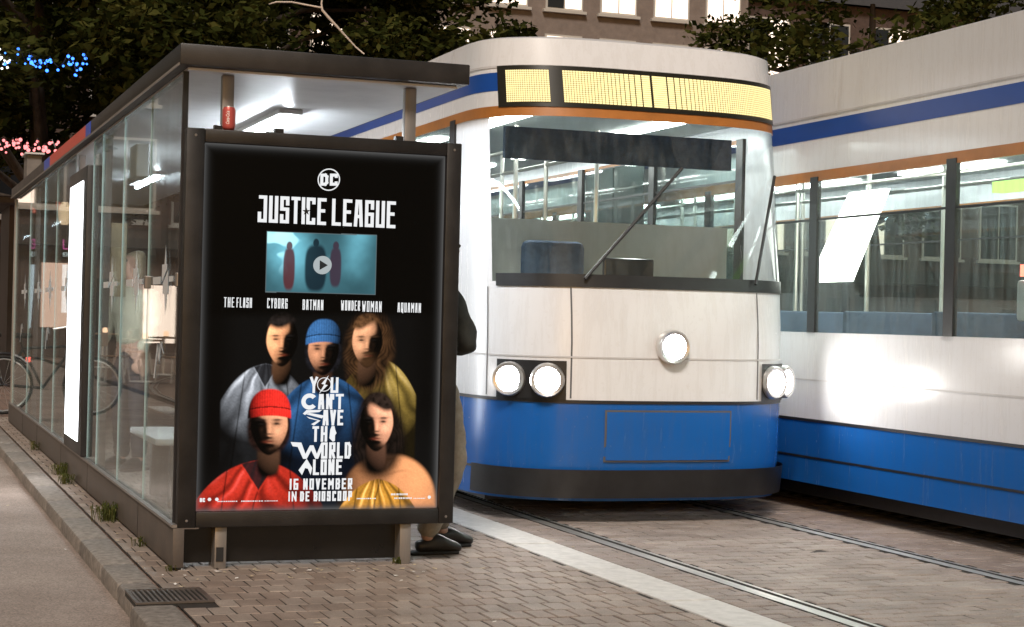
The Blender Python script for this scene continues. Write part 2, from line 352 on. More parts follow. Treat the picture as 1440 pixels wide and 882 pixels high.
while y < 3.2:                      # track bed: bricks lengthwise across the track
    x = 2.245-(.1 if row % 2 else 0)
    while x < 5.0:
        x0, x1 = max(x+.003, 2.245), x+.197
        for rx in RX:                   # cut at rails
            if x0 < rx-.055 < x1: x1 = rx-.058
            elif x0 < rx+.085 < x1: x0 = rx+.088
        if x1-x0 > .03 and not in_rail(x0+.004, x1-.004): slots.append(((x0+x1)/2, y+.048, 'b', x1-x0))
        x += .2
    row += 1; y += .1
def cproj(p):
    v = Vector(p)-CAM; z = v.dot(fw)
    if z < .5: return None
    return 720+2447.6*v.dot(rt)/z, 441-2447.6*v.dot(up)/z, z
vis = []
for i, s in enumerate(slots):
    q = cproj((s[0], s[1], 0))
    if q and -10 < q[0] < 1450 and 0 < q[1] < 895:
        blocked = (s[1] > .05 and s[0] < 1.45) or (s[1] > 1.2 and s[0] > 2.2)
        if not blocked: vis.append((-(s[3]/.1)*(1.5 if s[2] == 'a' else 1)/q[2]**3, i))
vis.sort(); single = set(i for _, i in vis[:300])
proto = {}
def proto_mesh(kind, w, k):
    key = (kind, round(w, 3), k)
    if key not in proto:
        v, f = brick_mesh('paving_brick', w, .172 if kind == 'a' else .0895, jit=.0012)
        m = bpy.data.meshes.new('paving_brick'); m.from_pydata(v, [], f); m.materials.append(M['paver'] if kind == 'a' else M['track_paver']); proto[key] = m
    return proto[key]
rest = {'a': MB(), 'b': MB()}
for i, s in enumerate(slots):
    kind = s[2]; wd = s[3]
    dz = random.gauss(0, .0009); tilt = (random.gauss(0, .005), random.gauss(0, .008), random.gauss(0, .010))
    if i in single:
        o = bpy.data.objects.new('paving_brick', proto_mesh(kind, wd, random.randrange(4))); COL.objects.link(o); o.parent = pav
        o.location = (s[0], s[1], dz); o.rotation_euler = tilt
    else:
        v, f = brick_mesh('', wd, .172 if kind == 'a' else .0895, jit=.0012)
        Rm = Matrix.Rotation(tilt[2], 3, 'Z') @ Matrix.Rotation(tilt[0], 3, 'X') @ Matrix.Rotation(tilt[1], 3, 'Y')
        mb = rest[kind]; n = len(mb.v)
        for c in v:
            c2 = Rm @ Vector(c); mb.v.append((c2.x+s[0], c2.y+s[1], c2.z+dz))
        mb.f += [tuple(n+k for k in q) for q in f]
tag(rest['a'].build('platform_bricks', M['paver'], pav), kind='stuff')
tag(rest['b'].build('track_bricks', M['track_paver'], pav), kind='stuff')
# pale slabs along the platform edge
y = -4.4; k = 0
while y < 14:
    ln = .985
    MB().box(1.972, 2.235, y, y+ln, -.05, .003+.002*(k % 2), bev=.006).build('edge_slab', M['strip'], pav)
    y += 1.0; k += 1
# kerb stones
def kx(y): return -.33 if y > -1.1 else -.33-.06*(-1.1-y)
y = -5.0
while y < 22:
    ln = .62 if -1.5 < y < 0 else .99
    if not (-1.06 < y+.3 < -.62 and False):
        o_ = kx(y+ln/2); m = MB().box(o_, -.158, y+.006, y+ln, -.2, -.001, bev=.022)
        o = m.build('kerb_stone', M['kerb'], pav, auto=40)
    y += ln+.006
# tracks: grooved rails, straight past the stop, then curving away
def rail_path(x0):
    pts = [(x0, -30.0), (x0, 16.0)]
    for i in range(1, 20):
        a = R(4)*i; r_ = 30-(x0-2.5); pts.append((x0+r_*(1-math.cos(a)), 16+r_*math.sin(a)))
    return pts
def rail(x0, name):
    pts = rail_path(x0); prof = [(-.05, .002, 'h'), (.015, .002, 'h'), (.015, -.03, 'g'), (.052, -.03, 'g'), (.052, .001, 'l'), (.075, .001, 'l')]
    def strip(a, b):
        mb = MB()
        for i in range(len(pts)-1):
            q = []
            for j, (u_, z_) in ((i, prof[a]), (i, prof[b]), (i+1, prof[b]), (i+1, prof[a])) if False else ((i, prof[a][:2]), (i, prof[b][:2]), (i+1, prof[b][:2]), (i+1, prof[a][:2])):
                p = pts[j]; t = Vector(pts[min(j+1, len(pts)-1)])-Vector(pts[max(j-1, 0)]); t.normalize(); nx, ny = t.y, -t.x
                q.append((p[0]+nx*u_, p[1]+ny*u_, z_))
            mb.quad(*q)
        return mb
    root = strip(0, 1).build('tram_rail', M['rail']); tag(root, kind='structure')
    g = strip(1, 2); g2 = strip(2, 3); g3 = strip(3, 4)
    for x in (g2, g3):
        n = len(g.v); g.v += x.v; g.f += [tuple(n+i for i in q) for q in x.f]
    g.build('rail_groove', M['groove'], root); strip(4, 5).build('rail_lip', M['rail'], root)
    return root
for x0 in (2.54, 4.03, 4.98, 6.47): rail(x0, '')

# ------------------------------------------------------------------ tram shelter
SL = 11.3
sh = empty('tram_shelter', (.7, 5.6, 0)); tag(sh, 'long glass tram shelter with dark flat roof and bronze plinth', 'shelter')
bpy.context.view_layer.update()
class SP:      # parts given in world coordinates, parented to an empty
    def __init__(s, root): s.r = root; s.o = root.location
    def put(s, mb, name, m, parent=None, **k):
        base = s.o
        mb.v = [(a-base.x, b-base.y, c-base.z) for a, b, c in mb.v]
        return mb.build(name, m, parent or s.r, **k)
S = SP(sh)
S.put(MB().box(-.05, 1.43, -.08, SL, 2.455, 2.56, bev=.008), 'roof', M['fascia'], auto=40)
roof = sh.children[0]
S.put(MB().box(.0, 1.38, -.02, SL-.05, 2.440, 2.452), 'soffit', M['soffit'])
S.put(MB().box(-.056, -.0505, -.075, SL-.01, 2.452, 2.464), 'roof_trim', M['steel'], roof)
for (a, b, mm) in ((3.7, 3.98, 'sticker_blue'), (3.98, 6.7, 'sticker_red'), (6.7, 7.25, 'sticker_blue')):
    S.put(MB().box(-.0545, -.0505, a, b, 2.468, 2.552), 'fascia_sticker', M[mm], roof)
S.put(MB().box(.0, .15, 9.9, 10.3, 2.562, 2.83, bev=.01), 'roof_box', M['grey_box'], roof)
S.put(MB().box(-.02, .17, 9.86, 10.34, 2.832, 2.85), 'roof_box_lid', M['bench'], roof)
# plinth
S.put(MB().box(-.025, .03, -.06, SL, .012, .205, bev=.004), 'plinth', M['plinth'], auto=40)
pl = [c for c in sh.children if c.name.startswith('plinth')][0]
S.put(MB().box(-.031, -.006, -.058, SL, .208, .222), 'plinth_cap', M['steel'], pl)
for yy in (1.15, 3.62, 5.45, 7.64, 9.3): S.put(MB().box(-.027, -.0245, yy, yy+.006, .015, .203), 'plinth_joint', M['blackpanel'], pl)
# end panel below the poster
S.put(MB().box(.032, 1.20, .06, .09, .02, .235), 'end_panel', M['blackpanel'])
S.put(MB().box(-.024, .10, -.059, .058, .20, .206), 'corner_cap', M['plinth'])
# rear wall: glazing in the X=0 plane
segs = [(.06, 1.15), (1.15, 2.26), (2.26, 3.35), (3.35, 3.88), (5.08, 6.5), (6.5, 7.64), (7.64, 9.22), (9.22, 11.13)]
for a, b in segs:
    g = S.put(MB().box(-.004, .004, a+.006, b-.006, .222, 2.438), 'glass_pane', M['glass'])
    S.put(MB().box(-.005, .005, b-.0055, b+.0005, .222, 2.438), 'pane_edge', M['pane_edge'], g)
S.put(MB().box(-.014, .014, .035, .056, .2225, 2.4395), 'corner_post', M['tram_dark'])
S.put(MB().box(-.02, .02, 11.14, 11.2, .2225, 2.4395), 'corner_post', M['steel'])
# far end pane
S.put(MB().box(.05, 1.2, 11.16, 11.168, .2, 2.438), 'glass_pane', M['glass'])
# inner posts
for yy in (3.48, 5.12, 9.0): S.put(MB().box(.03, .075, yy, yy+.045, .0, 2.4395), 'wall_post', M['steel'])
S.put(MB().box(.078, .185, 3.49, 3.505, 1.35, 1.85, bev=.004), 'timetable_board', M['litter'])
S.put(MB().box(.02, .10, 1.9, 2.2, 2.05, 2.25, bev=.01), 'ceiling_sign', M['bench'])
# lit poster box in the rear wall
lb = S.put(MB().box(-.045, .06, 3.90, 5.06, .225, 2.27, bev=.01), 'light_box', M['tram_dark'], auto=40)
S.put(MB().box(-.0505, -.0455, 4.10, 4.96, .32, 2.17), 'lit_face', M['lightbox'], lb)
S.put(MB().box(.0605, .0645, 4.10, 4.96, .32, 2.17), 'lit_face', M['lightbox'], lb)
# ceiling tube
fx = S.put(MB().box(.74, .88, 1.30, 2.72, 2.41, 2.4395, bev=.006), 'lamp_fitting', M['bench'])
S.put(MB().tube([(.81, 1.36, 2.392), (.81, 2.66, 2.392)], .017, 10), 'lamp_tube', M['tube'], fx)
fx = S.put(MB().box(.74, .88, 6.3, 7.72, 2.41, 2.4395, bev=.006), 'lamp_fitting', M['bench'])
S.put(MB().tube([(.81, 6.36, 2.392), (.81, 7.66, 2.392)], .017, 10), 'lamp_tube', M['tube'], fx)
# decals on the glass: bar with a jagged pulse mark
def decal(y0, sgn=1):
    x = -.0065
    def z(v): return 1.42+v*.56
    mb = MB()
    def P(pts): mb.poly([(x, y0+a*1.0, z(b)) for a, b in pts])
    P([(.75, -.035), (.48, -.035), (.48, .035), (.75, .035)])               # bar
    P([(.44, -.02), (.27, .10), (.27, .145), (.36, .145), (.36, .33), (.41, .15), (.44, .15)][:4]+[(.44, .145)])
    P([(.36, .145), (.33, .33), (.30, .145)])
    P([(.40, -.03), (.23, .09), (.23, -.13), (.40, -.13)])
    P([(.34, -.13), (.305, -.33), (.27, -.13)])
    P([(.20, -.02), (.20, .03), (.06, .03), (.06, -.02)])
    return mb
for i, (a, b) in enumerate(segs):
    if b-a > .8: S.put(decal(a+.12), 'glass_decal', M['decal'])
for yy in (1.15, .08): S.put(MB().box(-.02, .02, yy-.03, yy+.03, 1.38, 1.45, bev=.005), 'glass_clamp', M['steel'])
# lower zig-zag decal
def zig(y0):
    mb = MB(); pts = [(.0, .0), (.10, .19), (.15, .08), (.2, .2), (.30, .14)]
    for i in range(len(pts)-1):
        a, b = pts[i], pts[i+1]; mb.quad((-.0065, y0+.75-a[0]-.02, .90+a[1]), (-.0065, y0+.75-a[0]+.02, .90+a[1]), (-.0065, y0+.75-b[0]+.014, .90+b[1]), (-.0065, y0+.75-b[0]-.014, .90+b[1]))
    return mb
for a in (.06, 6.5, 9.4): S.put(zig(a), 'glass_decal', M['decal'])
# bench
be = empty('shelter_bench', (.5, 3.07, 0)); tag(be, 'white slab bench inside the tram shelter behind the glass', 'bench'); B_ = SP(be)
B_.put(MB().box(.26, .74, 2.5, 3.65, .41, .455, bev=.012), 'seat', M['bench'], auto=40)
for yy in (2.62, 3.42): B_.put(MB().box(.38, .62, yy, yy+.09, .001, .4095), 'leg', M['steel'])

# ------------------------------------------------------------------ advertising panel
ap = empty('advertising_panel', (.7, 0, 0)); tag(ap, 'dark framed upright advertising panel with lit black film poster', 'advertising panel'); A = SP(ap)
PX0, PX1, PZ0, PZ1 = .085, 1.325, .283, 2.088
fr = MB()
fr.box(-.005, PX0, -.055, .055, .205, 2.155, bev=.006); fr.box(PX1, 1.405, -.055, .055, .205, 2.155, bev=.006)
fr.box(PX0+.0005, PX1-.0005, -.054, .054, .2055, PZ0, bev=.006); fr.box(PX0+.0005, PX1-.0005, -.054, .054, PZ1, 2.1545, bev=.006)
fr.box(PX0-.01, PX1+.01, -.02, .05, PZ0-.01, PZ1+.01)
frame = A.put(fr, 'frame', M['frame'], auto=40)
for (cx, cz) in ((.04, .24), (1.365, .24), (.04, 2.12), (1.365, 2.12)): A.put(MB().lathe([(0, -.0575), (.006, -.0572), (.007, -.055)], (cx, 0, cz), 10, 'Y'), 'screw', M['steel'], frame)
for cx in (.155, .46, 1.08): A.put(MB().box(cx-.02, cx+.02, -.02, .02, 2.155, 2.178), 'hinge_tab', M['tram_dark'], frame)
for x0 in (.185, 1.13):
    A.put(MB().box(x0, x0+.058, .058, .112, .0, 2.4385, bev=.003), 'post', M['steel'], auto=40)
    A.put(MB().box(x0, x0+.058, -.03, .056, .001, .203, bev=.003), 'foot_post', M['steel'], auto=40)
A.put(MB().box(.192, .228, -.034, -.0303, .035, .105), 'post_slot', M['tram_dark'])
# --- the print: layout measured on the sheet itself (u,v from its top left, in photo units of the sheet)
def sheet(px, py):
    u = (px-281)/339.5; t = 200+19*u; b = 719.5-1.5*u
    return PX0+u*(PX1-PX0), PZ1-(py-t)/(b-t)*(PZ1-PZ0)
NU, NV = 400, 600
uu, vv = np.meshgrid(np.linspace(0, 1, NU), np.linspace(0, 1, NV))
px = 281+uu*339.5; py = 200+19*uu+vv*(519.5-20.5*uu)
img = np.zeros((NV, NU, 3))+.003
def noise(sc, seed, oct=4):
    g = np.random.default_rng(seed); out = np.zeros_like(px); amp = 1
    for o in range(oct):
        n = int(max(3, 340/sc*(2**o))); m = int(max(3, 520/sc*(2**o))); tb = g.random((m+2, n+2))
        fx_ = uu*n; fy_ = vv*m; ix = np.minimum(fx_.astype(int), n-1); iy = np.minimum(fy_.astype(int), m-1); dx = fx_-ix; dy = fy_-iy; dx = dx*dx*(3-2*dx); dy = dy*dy*(3-2*dy)
        out += amp*((tb[iy, ix]*(1-dx)+tb[iy, ix+1]*dx)*(1-dy)+(tb[iy+1, ix]*(1-dx)+tb[iy+1, ix+1]*dx)*dy); amp *= .5
    return out/(2-2*.5**oct)
def ss(a, b, x): t = np.clip((x-a)/(b-a), 0, 1); return t*t*(3-2*t)
def over(mask, col):
    global img
    img = img*(1-mask[..., None])+np.array(col)*mask[..., None] if np.ndim(col) == 1 else img*(1-mask[..., None])+col*mask[..., None]
def ell(cx, cy, rx, ry, soft=.08, p=2.0):
    d = (np.abs((px-cx)/rx)**p+np.abs((py-cy)/ry)**p)**(1/p); return 1-ss(1-soft, 1+soft, d), d
def shade(cx, cy, rx, ry, lx=-.5, ly=-.55):      # round form lit by a studio lamp, as printed
    nx = (px-cx)/rx; ny = (py-cy)/ry; nz = np.sqrt(np.clip(1-nx*nx-ny*ny, 0, 1)); return np.clip(nx*lx+ny*ly+nz*.62, 0, 1)
def cloth(cx, cy, rx, ry, col, seed, lx=-.5, p=2.4, sc=26, contrast=1.0, floor=.02, gloss=.5, collar=1):
    dx_ = np.abs(px-cx)/rx; topy = cy-ry+ry*.95*(.25*dx_+.75*dx_**2.6); m = ss(-1.2, 1.6, py-topy)*ss(1.03, .97, dx_); s = shade(cx, cy+ry*.15, rx*1.12, ry*1.2, lx)
    th = np.arctan2(py-(cy-ry*1.25), (px-cx)); wob = noise(60, seed, 3); fl = .5+.5*np.sin(th*contrast*11+wob*9); f2 = .5+.5*np.sin(th*contrast*23+wob*16+1.3); rg = .65*fl+.35*f2
    grain = noise(2.2, seed+7, 2); seam = np.exp(-((px-cx-rx*.08*np.sin(py*.05))/1.3)**2)+np.exp(-((np.abs(px-cx)-rx*.55-(py-cy)*.12)/1.1)**2)
    tone = np.clip(floor+s**1.7*1.0, 0, 2)*(.30+.85*rg)*(.82+.36*grain)*(1-.7*np.clip(seam, 0, 1))
    spec = (ss(.55, 1.0, s*(.35+.75*rg))**2*gloss)[..., None]*(np.array(col)*.7+.22)
    over(m, tone[..., None]*np.array(col)*1.5+spec)
    if collar:
        v_ = np.abs(px-cx)/(rx*.30)+(py-(cy-ry))/(ry*.62); vm = ss(1.04, .96, v_)*m; over(vm*.95, (.010, .010, .012)); ln = np.exp(-((v_-1.06)/.05)**2)*m*ss(0, .2, py-(cy-ry)); over(np.clip(ln, 0, 1)*.8, np.array(col)*(.25+.8*s[..., None]))
def cap(cx, cy, rx, ry, col, seed, lx):
    top = cy-ry*.34-.0035*(px-cx)**2*0+3*((px-cx)/rx)**2; m, _ = ell(cx, cy-ry*.26, rx*1.15, ry*.98, .04, 2.4); cut = ss(1.2, -1.2, py-top)
    s = shade(cx, cy-ry*.2, rx*1.25, ry*1.15, lx); rib = .72+.28*np.abs(np.sin((px-cx)*.95+.02*(py-cy)*(px-cx)/rx)); band = np.where(py > top-ry*.30, 1.12, .92)*np.where(np.abs(py-(top-ry*.30)) < 1.0, .35, 1)
    over(m*cut, (np.clip(s*1.6-.12, .02, 1.4)**1.3*rib*band*(.8+.4*noise(2, seed, 2)))[..., None]*np.array(col))
def person_print(cx, cy, rx, ry, skin, hair, seed, lx=-.55, long_=0, hair_h=.42, beard=0, hooded=None):
    skin = np.array(skin); hair = np.array(hair); sg = 1 if lx < 0 else -1
    if long_:
        m, _ = ell(cx+3, cy+ry*.42, rx*1.55, ry*1.6, .22, 2.0); st = noise(9, seed+9, 4); stx = np.abs(np.sin(px*.55+4*noise(30, seed+4, 2)*6+py*.05)); over(m*.96, (st*.5*(.3+stx*.9))[..., None]*hair)
    m, _ = ell(cx, cy+ry*1.12, rx*.60, ry*.62, .18, 3); over(m, (np.clip(shade(cx, cy+ry*.9, rx, ry, lx), 0, 1)*.16)[..., None]*skin)
    if hooded is not None:
        m, _ = ell(cx, cy+ry*.05, rx*1.16, ry*.86, .10, 2.4); over(m, (noise(4, seed+3, 3)*.6)[..., None]*hair)
    t_ = np.clip((py-cy)/ry, 0, 1); rxe = rx*(1-.30*t_**1.6)
    d = np.sqrt(((px-cx)/rxe)**2+((py-cy)/ry)**2); m = 1-ss(.94, 1.03, d)
    nx = (px-cx)/rxe; ny = (py-cy)/ry; nz = np.sqrt(np.clip(1.05-nx*nx-ny*ny*.8, 0, 1)); s = np.clip(nx*lx*1.25-ny*.38+nz*.55, 0, 1.3)
    def g_(x, y, a, b): return np.exp(-(((px-cx-x*rx)/(a*rx))**2+((py-cy-y*ry)/(b*ry))**2))
    s = s*1.12-.42*g_(-.42, -.10, .26, .13)-.42*g_(.40, -.10, .26, .13)-.28*g_(sg*.22, .16, .13, .22)-.22*g_(0, .40, .25, .04)-.20*g_(sg*.7, .35, .25, .45)-.22*g_(0, .66, .26, .05)
    s = s+.26*g_(-sg*.04, .10, .075, .22)+.20*g_(-sg*.45, .18, .22, .15)+.16*g_(-sg*.15, -.48, .5, .14)+.12*g_(0, .82, .2, .09)+.10*g_(0, .58, .2, .03)
    n = noise(9, seed, 4); fine = noise(1.6, seed+33, 2); col = (np.clip(s, .0, 1.5)**1.15*(.05+.95*ss(.20, .52, s+.10*(n-.5)))*1.35*(.75+.25*n+.26*fine))[..., None]*skin
    over(m, col)
    for sx in (-1, 1):
        e = g_(sx*.40, -.065, .15, .028); over(np.clip(e*1.4, 0, 1)*.9*m, (.008, .006, .005)); e = g_(sx*.42, -.20, .24, .035); over(np.clip(e*1.3, 0, 1)*.8*m, hair*.25+.004)
    e = g_(0, .535, .24, .04); over(np.clip(e, 0, 1)*.75*m, skin*np.array((.42, .18, .16))*np.clip(s+.25, 0, 1)[..., None]) if False else over(np.clip(e, 0, 1)*.7*m, skin*np.array((.34, .13, .12)))
    if beard:
        e = (g_(0, .78, .55, .26)+g_(0, .44, .33, .05))*m; over(np.clip(e*1.2, 0, 1)*beard, hair*.3)
    over(np.clip(g_(0, .275, .17, .025)*1.2, 0, 1)*.8*m, skin*.06); over(np.clip(g_(0, .52, .22, .012)*1.2, 0, 1)*.85*m, skin*.05)
    if hooded is not None: cap(cx, cy, rx, ry, hooded, seed+5, lx)
    if hooded is None:
        m2, _ = ell(cx, cy-ry*.14, rx*1.08, ry*.98, .06, 2.1); cut = ss(-ry*hair_h+5, -ry*hair_h-5, py-cy-5*np.sin((px-cx)*.13+seed)-.004*(px-cx)**2); st = noise(4, seed+3, 4)
        over(m2*cut, (st*1.2*np.clip(.15+shade(cx, cy-ry*.3, rx*1.2, ry*1.2, lx, -.6), 0, 1.2))[..., None]*hair)
# plain stand-in artwork: five anonymous people in plain coloured clothes, lit low-key
cloth(530, 560, 56, 56, (.36, .24, .05), 11, lx=.45, sc=15, contrast=1.3, gloss=.5)
cloth(372, 566, 60, 54, (.34, .36, .40), 12, lx=-.3, sc=14, contrast=1.4, gloss=.8)
person_print(394, 480, 22, 37, (.95, .42, .20), (.03, .022, .02), 21, lx=-.6, hair_h=.60)
person_print(514, 482, 22, 37, (.88, .42, .22), (.22, .10, .04), 22, lx=-.4, long_=1, hair_h=.62, beard=.85)
cloth(455, 588, 70, 60, (.035, .13, .32), 13, lx=-.25, sc=44, contrast=.8, gloss=.12)
person_print(452, 494, 22, 36, (.72, .32, .17), (.03, .03, .04), 23, lx=-.35, hooded=(.045, .15, .36))
cloth(366, 716, 90, 68, (.72, .04, .02), 14, lx=-.2, sc=38, contrast=1.2, gloss=.35)
person_print(379, 600, 26, 42, (.95, .44, .24), (.05, .02, .015), 24, lx=.35, hooded=(.85, .03, .02))
m, _ = ell(548, 722, 72, 80, .05, 2.2); over(m, (np.clip(shade(552, 722, 78, 88, .35, -.65)**1.5, .01, 1)*(.7+.5*noise(60, 31, 4)))[..., None]*np.array((1.15, .48, .20)))
for sx in (-1, 1): e = np.exp(-(((px-540-sx*22)/16)**2+((py-668-3*np.cos((px-540)*.1))/2.2)**2)); over(np.clip(e, 0, 1)*.35, (.25, .08, .03))
cloth(534, 742, 66, 66, (.85, .38, .045), 15, lx=-.1, sc=22, contrast=1.8, gloss=.9, collar=0)
person_print(530, 598, 24, 40, (1.0, .46, .27), (.04, .024, .018), 25, lx=.45, long_=1, hair_h=.58)
grit = noise(1.5, 99, 2); img *= (.86+.28*grit)[..., None]
# dark gaps around the lettering column, deep shadow at the flanks
m, _ = ell(452, 625, 32, 72, .35, 3); over(m*.45, (.004, .008, .02))
side = ss(60, 20, px-281)+ss(560, 612, px)*ss(640, 560, py); img *= (1-.75*np.clip(side, 0, 1)*(py > 430)[...]*ss(700, 640, py))[..., None]
img *= (ss(436, 452, py)*.999+.001)[..., None]*1+0
# inset still: teal hall with light shafts, plain dark figures
tl = (px > 370) & (px < 523) & (py > 326+(px-370)*.035) & (py < 410+(px-370)*.03)
g = noise(40, 71); sh_ = ss(.1, 1, 1-np.abs(((px-395)-(py-330)*.25)/60))+.5*ss(.2, 1, 1-np.abs((px-500+(py-330)*.2)/40))
tone = .10+.95*g*np.clip(sh_, 0, 1)*ss(420, 340, py)+.10*g
inset = np.stack([tone*.28, tone*.85, tone*1.05], -1)
win = (ss(.55, .62, noise(22, 72, 2))*ss(470, 380, px)*ss(395, 335, py))[..., None]; inset = inset+win*np.array([.5, .85, .95])*.9
img = np.where(tl[..., None], inset, img)
def fig(cx, top, bot, wd, col):
    m1, _ = ell(cx, top+6, 4.2, 6.5, .15); m2, _ = ell(cx, (top+bot)/2+2, wd, (bot-top)/2-6, .12, 3); k = np.maximum(m1, m2)*tl; over(k*.93, col)
fig(401, 340, 412, 8, (.10, .02, .025)); fig(438, 336, 414, 15, (.006, .016, .026)); fig(466, 340, 408, 8, (.05, .03, .05))
bd = ((px > 369) & (px < 524) & (py > 325+(px-370)*.035) & (py < 411+(px-370)*.03)) & ~tl; img[bd] = (.12, .16, .17)
# soft light rim of the backlit sheet
ed = np.minimum(np.minimum(uu*339, (1-uu)*339), np.minimum(vv*510, (1-vv)*510)); rim = np.exp(-(ed/4.5)**1.3); img = img*(1-rim[..., None]*.8)+(rim*.085)[..., None]*np.array((1, 1, 1.0))
img = np.clip(img, 0, 1.0)
X = PX0+uu*(PX1-PX0); Z = PZ1-vv*(PZ1-PZ0)
me = bpy.data.meshes.new('poster'); co = np.stack([X-.7, np.full_like(X, -.0225), Z], -1).reshape(-1, 3)
idx = np.arange(NU*NV).reshape(NV, NU); fa = np.stack([idx[:-1, :-1], idx[1:, :-1], idx[1:, 1:], idx[:-1, 1:]], -1).reshape(-1, 4)
me.vertices.add(len(co)); me.vertices.foreach_set('co', co.astype(np.float32).ravel()); me.loops.add(fa.size); me.loops.foreach_set('vertex_index', fa.astype(np.int32).ravel())
me.polygons.add(len(fa)); me.polygons.foreach_set('loop_start', (np.arange(len(fa))*4).astype(np.int32)); me.update(calc_edges=True)
ca = me.color_attributes.new('print', 'FLOAT_COLOR', 'POINT'); ca.data.foreach_set('color', np.concatenate([img.reshape(-1, 3), np.ones((NU*NV, 1))], 1).astype(np.float32).ravel())
pm, t, b = newmat('backlit_print'); at = t.nodes.new('ShaderNodeVertexColor'); at.layer_name = 'print'
b.inputs['Base Color'].default_value = (.003, .003, .003, 1); b.inputs['Roughness'].default_value = .25; b.inputs['Specular IOR Level'].default_value = .08
t.links.new(at.outputs[0], b.inputs['Emission Color']); b.inputs['Emission Strength'].default_value = .42; pm.cycles.emission_sampling = 'NONE'
poster = obj('poster', me, pm, ap); tag(poster, 'black printed sheet with white lettering and five dim portraits')
M['print_white'] = emis('print_white', (.88, .89, .90), .4, False); M['print_grey'] = emis('print_grey', (.42, .47, .48), .4, False)
GL = {'A': [[(0, 0), (.22, 1), (.78, 1), (1, 0)], [(.12, .36), (.88, .36)]], 'B': [[(0, 0), (0, 1), (.8, 1), (1, .86), (1, .66), (.8, .53), (0, .53)], [(.8, .53), (1, .4), (1, .13), (.8, 0), (0, 0)]],
 'C': [[(1, .86), (1, 1), (0, 1), (0, 0), (1, 0), (1, .14)]], 'D': [[(0, 0), (0, 1), (.7, 1), (1, .82), (1, .18), (.7, 0), (0, 0)]], 'E': [[(1, 1), (0, 1), (0, 0), (1, 0)], [(0, .53), (.8, .53)]],
 'F': [[(1, 1), (0, 1), (0, 0)], [(0, .53), (.8, .53)]], 'G': [[(1, .75), (1, 1), (0, 1), (0, 0), (1, 0), (1, .48), (.55, .48)]], 'H': [[(0, 0), (0, 1)], [(1, 0), (1, 1)], [(0, .52), (1, .52)]],
 'I': [[(.5, 0), (.5, 1)]], 'J': [[(.15, 1), (1, 1), (1, 0), (0, 0), (0, .3)]], 'L': [[(0, 1), (0, 0), (1, 0)]], 'M': [[(0, 0), (0, 1), (.5, .45), (1, 1), (1, 0)]], 'N': [[(0, 0), (0, 1), (1, 0), (1, 1)]],
 'O': [[(0, 0), (0, 1), (1, 1), (1, 0), (0, 0)]], 'P': [[(0, 0), (0, 1), (1, 1), (1, .45), (0, .45)]], 'Q': [[(0, 0), (0, 1), (1, 1), (1, 0), (0, 0)], [(.55, .3), (1, -.1)]], 'R': [[(0, 0), (0, 1), (1, 1), (1, .48), (0, .48)], [(.45, .48), (1, 0)]],
 'S': [[(1, .76), (1, 1), (0, 1), (0, .53), (1, .53), (1, 0), (0, 0), (0, .24)]], 'T': [[(0, 1), (1, 1)], [(.5, 1), (.5, 0)]], 'U': [[(0, 1), (0, 0), (1, 0), (1, 1)]], 'V': [[(0, 1), (.5, 0), (1, 1)]],
 'W': [[(0, 1), (.22, 0), (.5, .65), (.78, 0), (1, 1)]], 'Y': [[(0, 1), (.5, .48), (1, 1)], [(.5, .48), (.5, 0)]], '1': [[(.1, .8), (.5, 1), (.5, 0)]], '6': [[(1, 1), (0, 1), (0, 0), (1, 0), (1, .53), (0, .53)]], "'": [[(.5, 1), (.5, .75)]]}
ZOFF = [0]
def glyphs(mb, text, box, th, gap=.35, to3=None):
    """stroke letters filling box=(x0,x1,ytop,ybot) in sheet units"""
    x0, x1, yt, yb = box; wid = {'I': .25, '1': .45, "'": .3, ' ': .5, 'W': 1.35, 'M': 1.3}
    tot = sum(wid.get(c, 1) for c in text)+gap*(len(text)-1); k = (x1-x0)/tot; x = x0
    for c in text:
        wc = wid.get(c, 1)*k
        for ln in GL.get(c, []):
            pts = [(x+th/2+p[0]*(wc-th), yb-th/2-p[1]*(yb-yt-th)) if wc > th*1.05 else (x+wc/2, yb-th/2-p[1]*(yb-yt-th)) for p in ln]
            for i in range(len(pts)-1):
                a, b = Vector(pts[i]), Vector(pts[i+1]); d = (b-a)
                if d.length < 1e-6: continue
                d.normalize(); n = Vector((-d.y, d.x))*th/2; a2 = a-d*th/2; b2 = b+d*th/2; ZOFF[0] = (ZOFF[0]+1) % 12
                mb.poly([to3(q.x, q.y, ZOFF[0]*4e-5) for q in (a2+n, b2+n, b2-n, a2-n)])
        x += wc+gap*k
def P3(x, y, off=0): a, z = sheet(x, y); return (a-.7, -.0245-off, z)
def lettering(items, name, m='print_white'):
    mb = MB()
    for it in items: glyphs(mb, *it, to3=P3)
    return mb
def slope(x): return (x-281)*.019      # rows drift down to the right across the sheet
mb = MB(); sl = lambda y: y
def P3s(x, y, off=0): return P3(x, y, off)
# title
def shearP(x_ref, k): return lambda x, y, off=0: P3(x, y+(x-x_ref)*k, off)
mb = MB(); glyphs(mb, 'JUSTICE', (356, 451, 274, 312), 4.7, .22, shearP(356, .047)); glyphs(mb, 'LEAGUE', (459, 550, 274, 312), 4.7, .22, shearP(356, .047)); mb.build('title_lettering', M['print_white'], poster)
st = MB(); c = (423, 297); st.poly([P3(c[0]+(6 if i % 2 == 0 else 2.4)*math.sin(i*math.pi/5), c[1]-(6 if i % 2 == 0 else 2.4)*math.cos(i*math.pi/5), .0012) for i in range(10)]); st.build('title_star', mat('print_black', (.003, .003, .003), .5), poster)
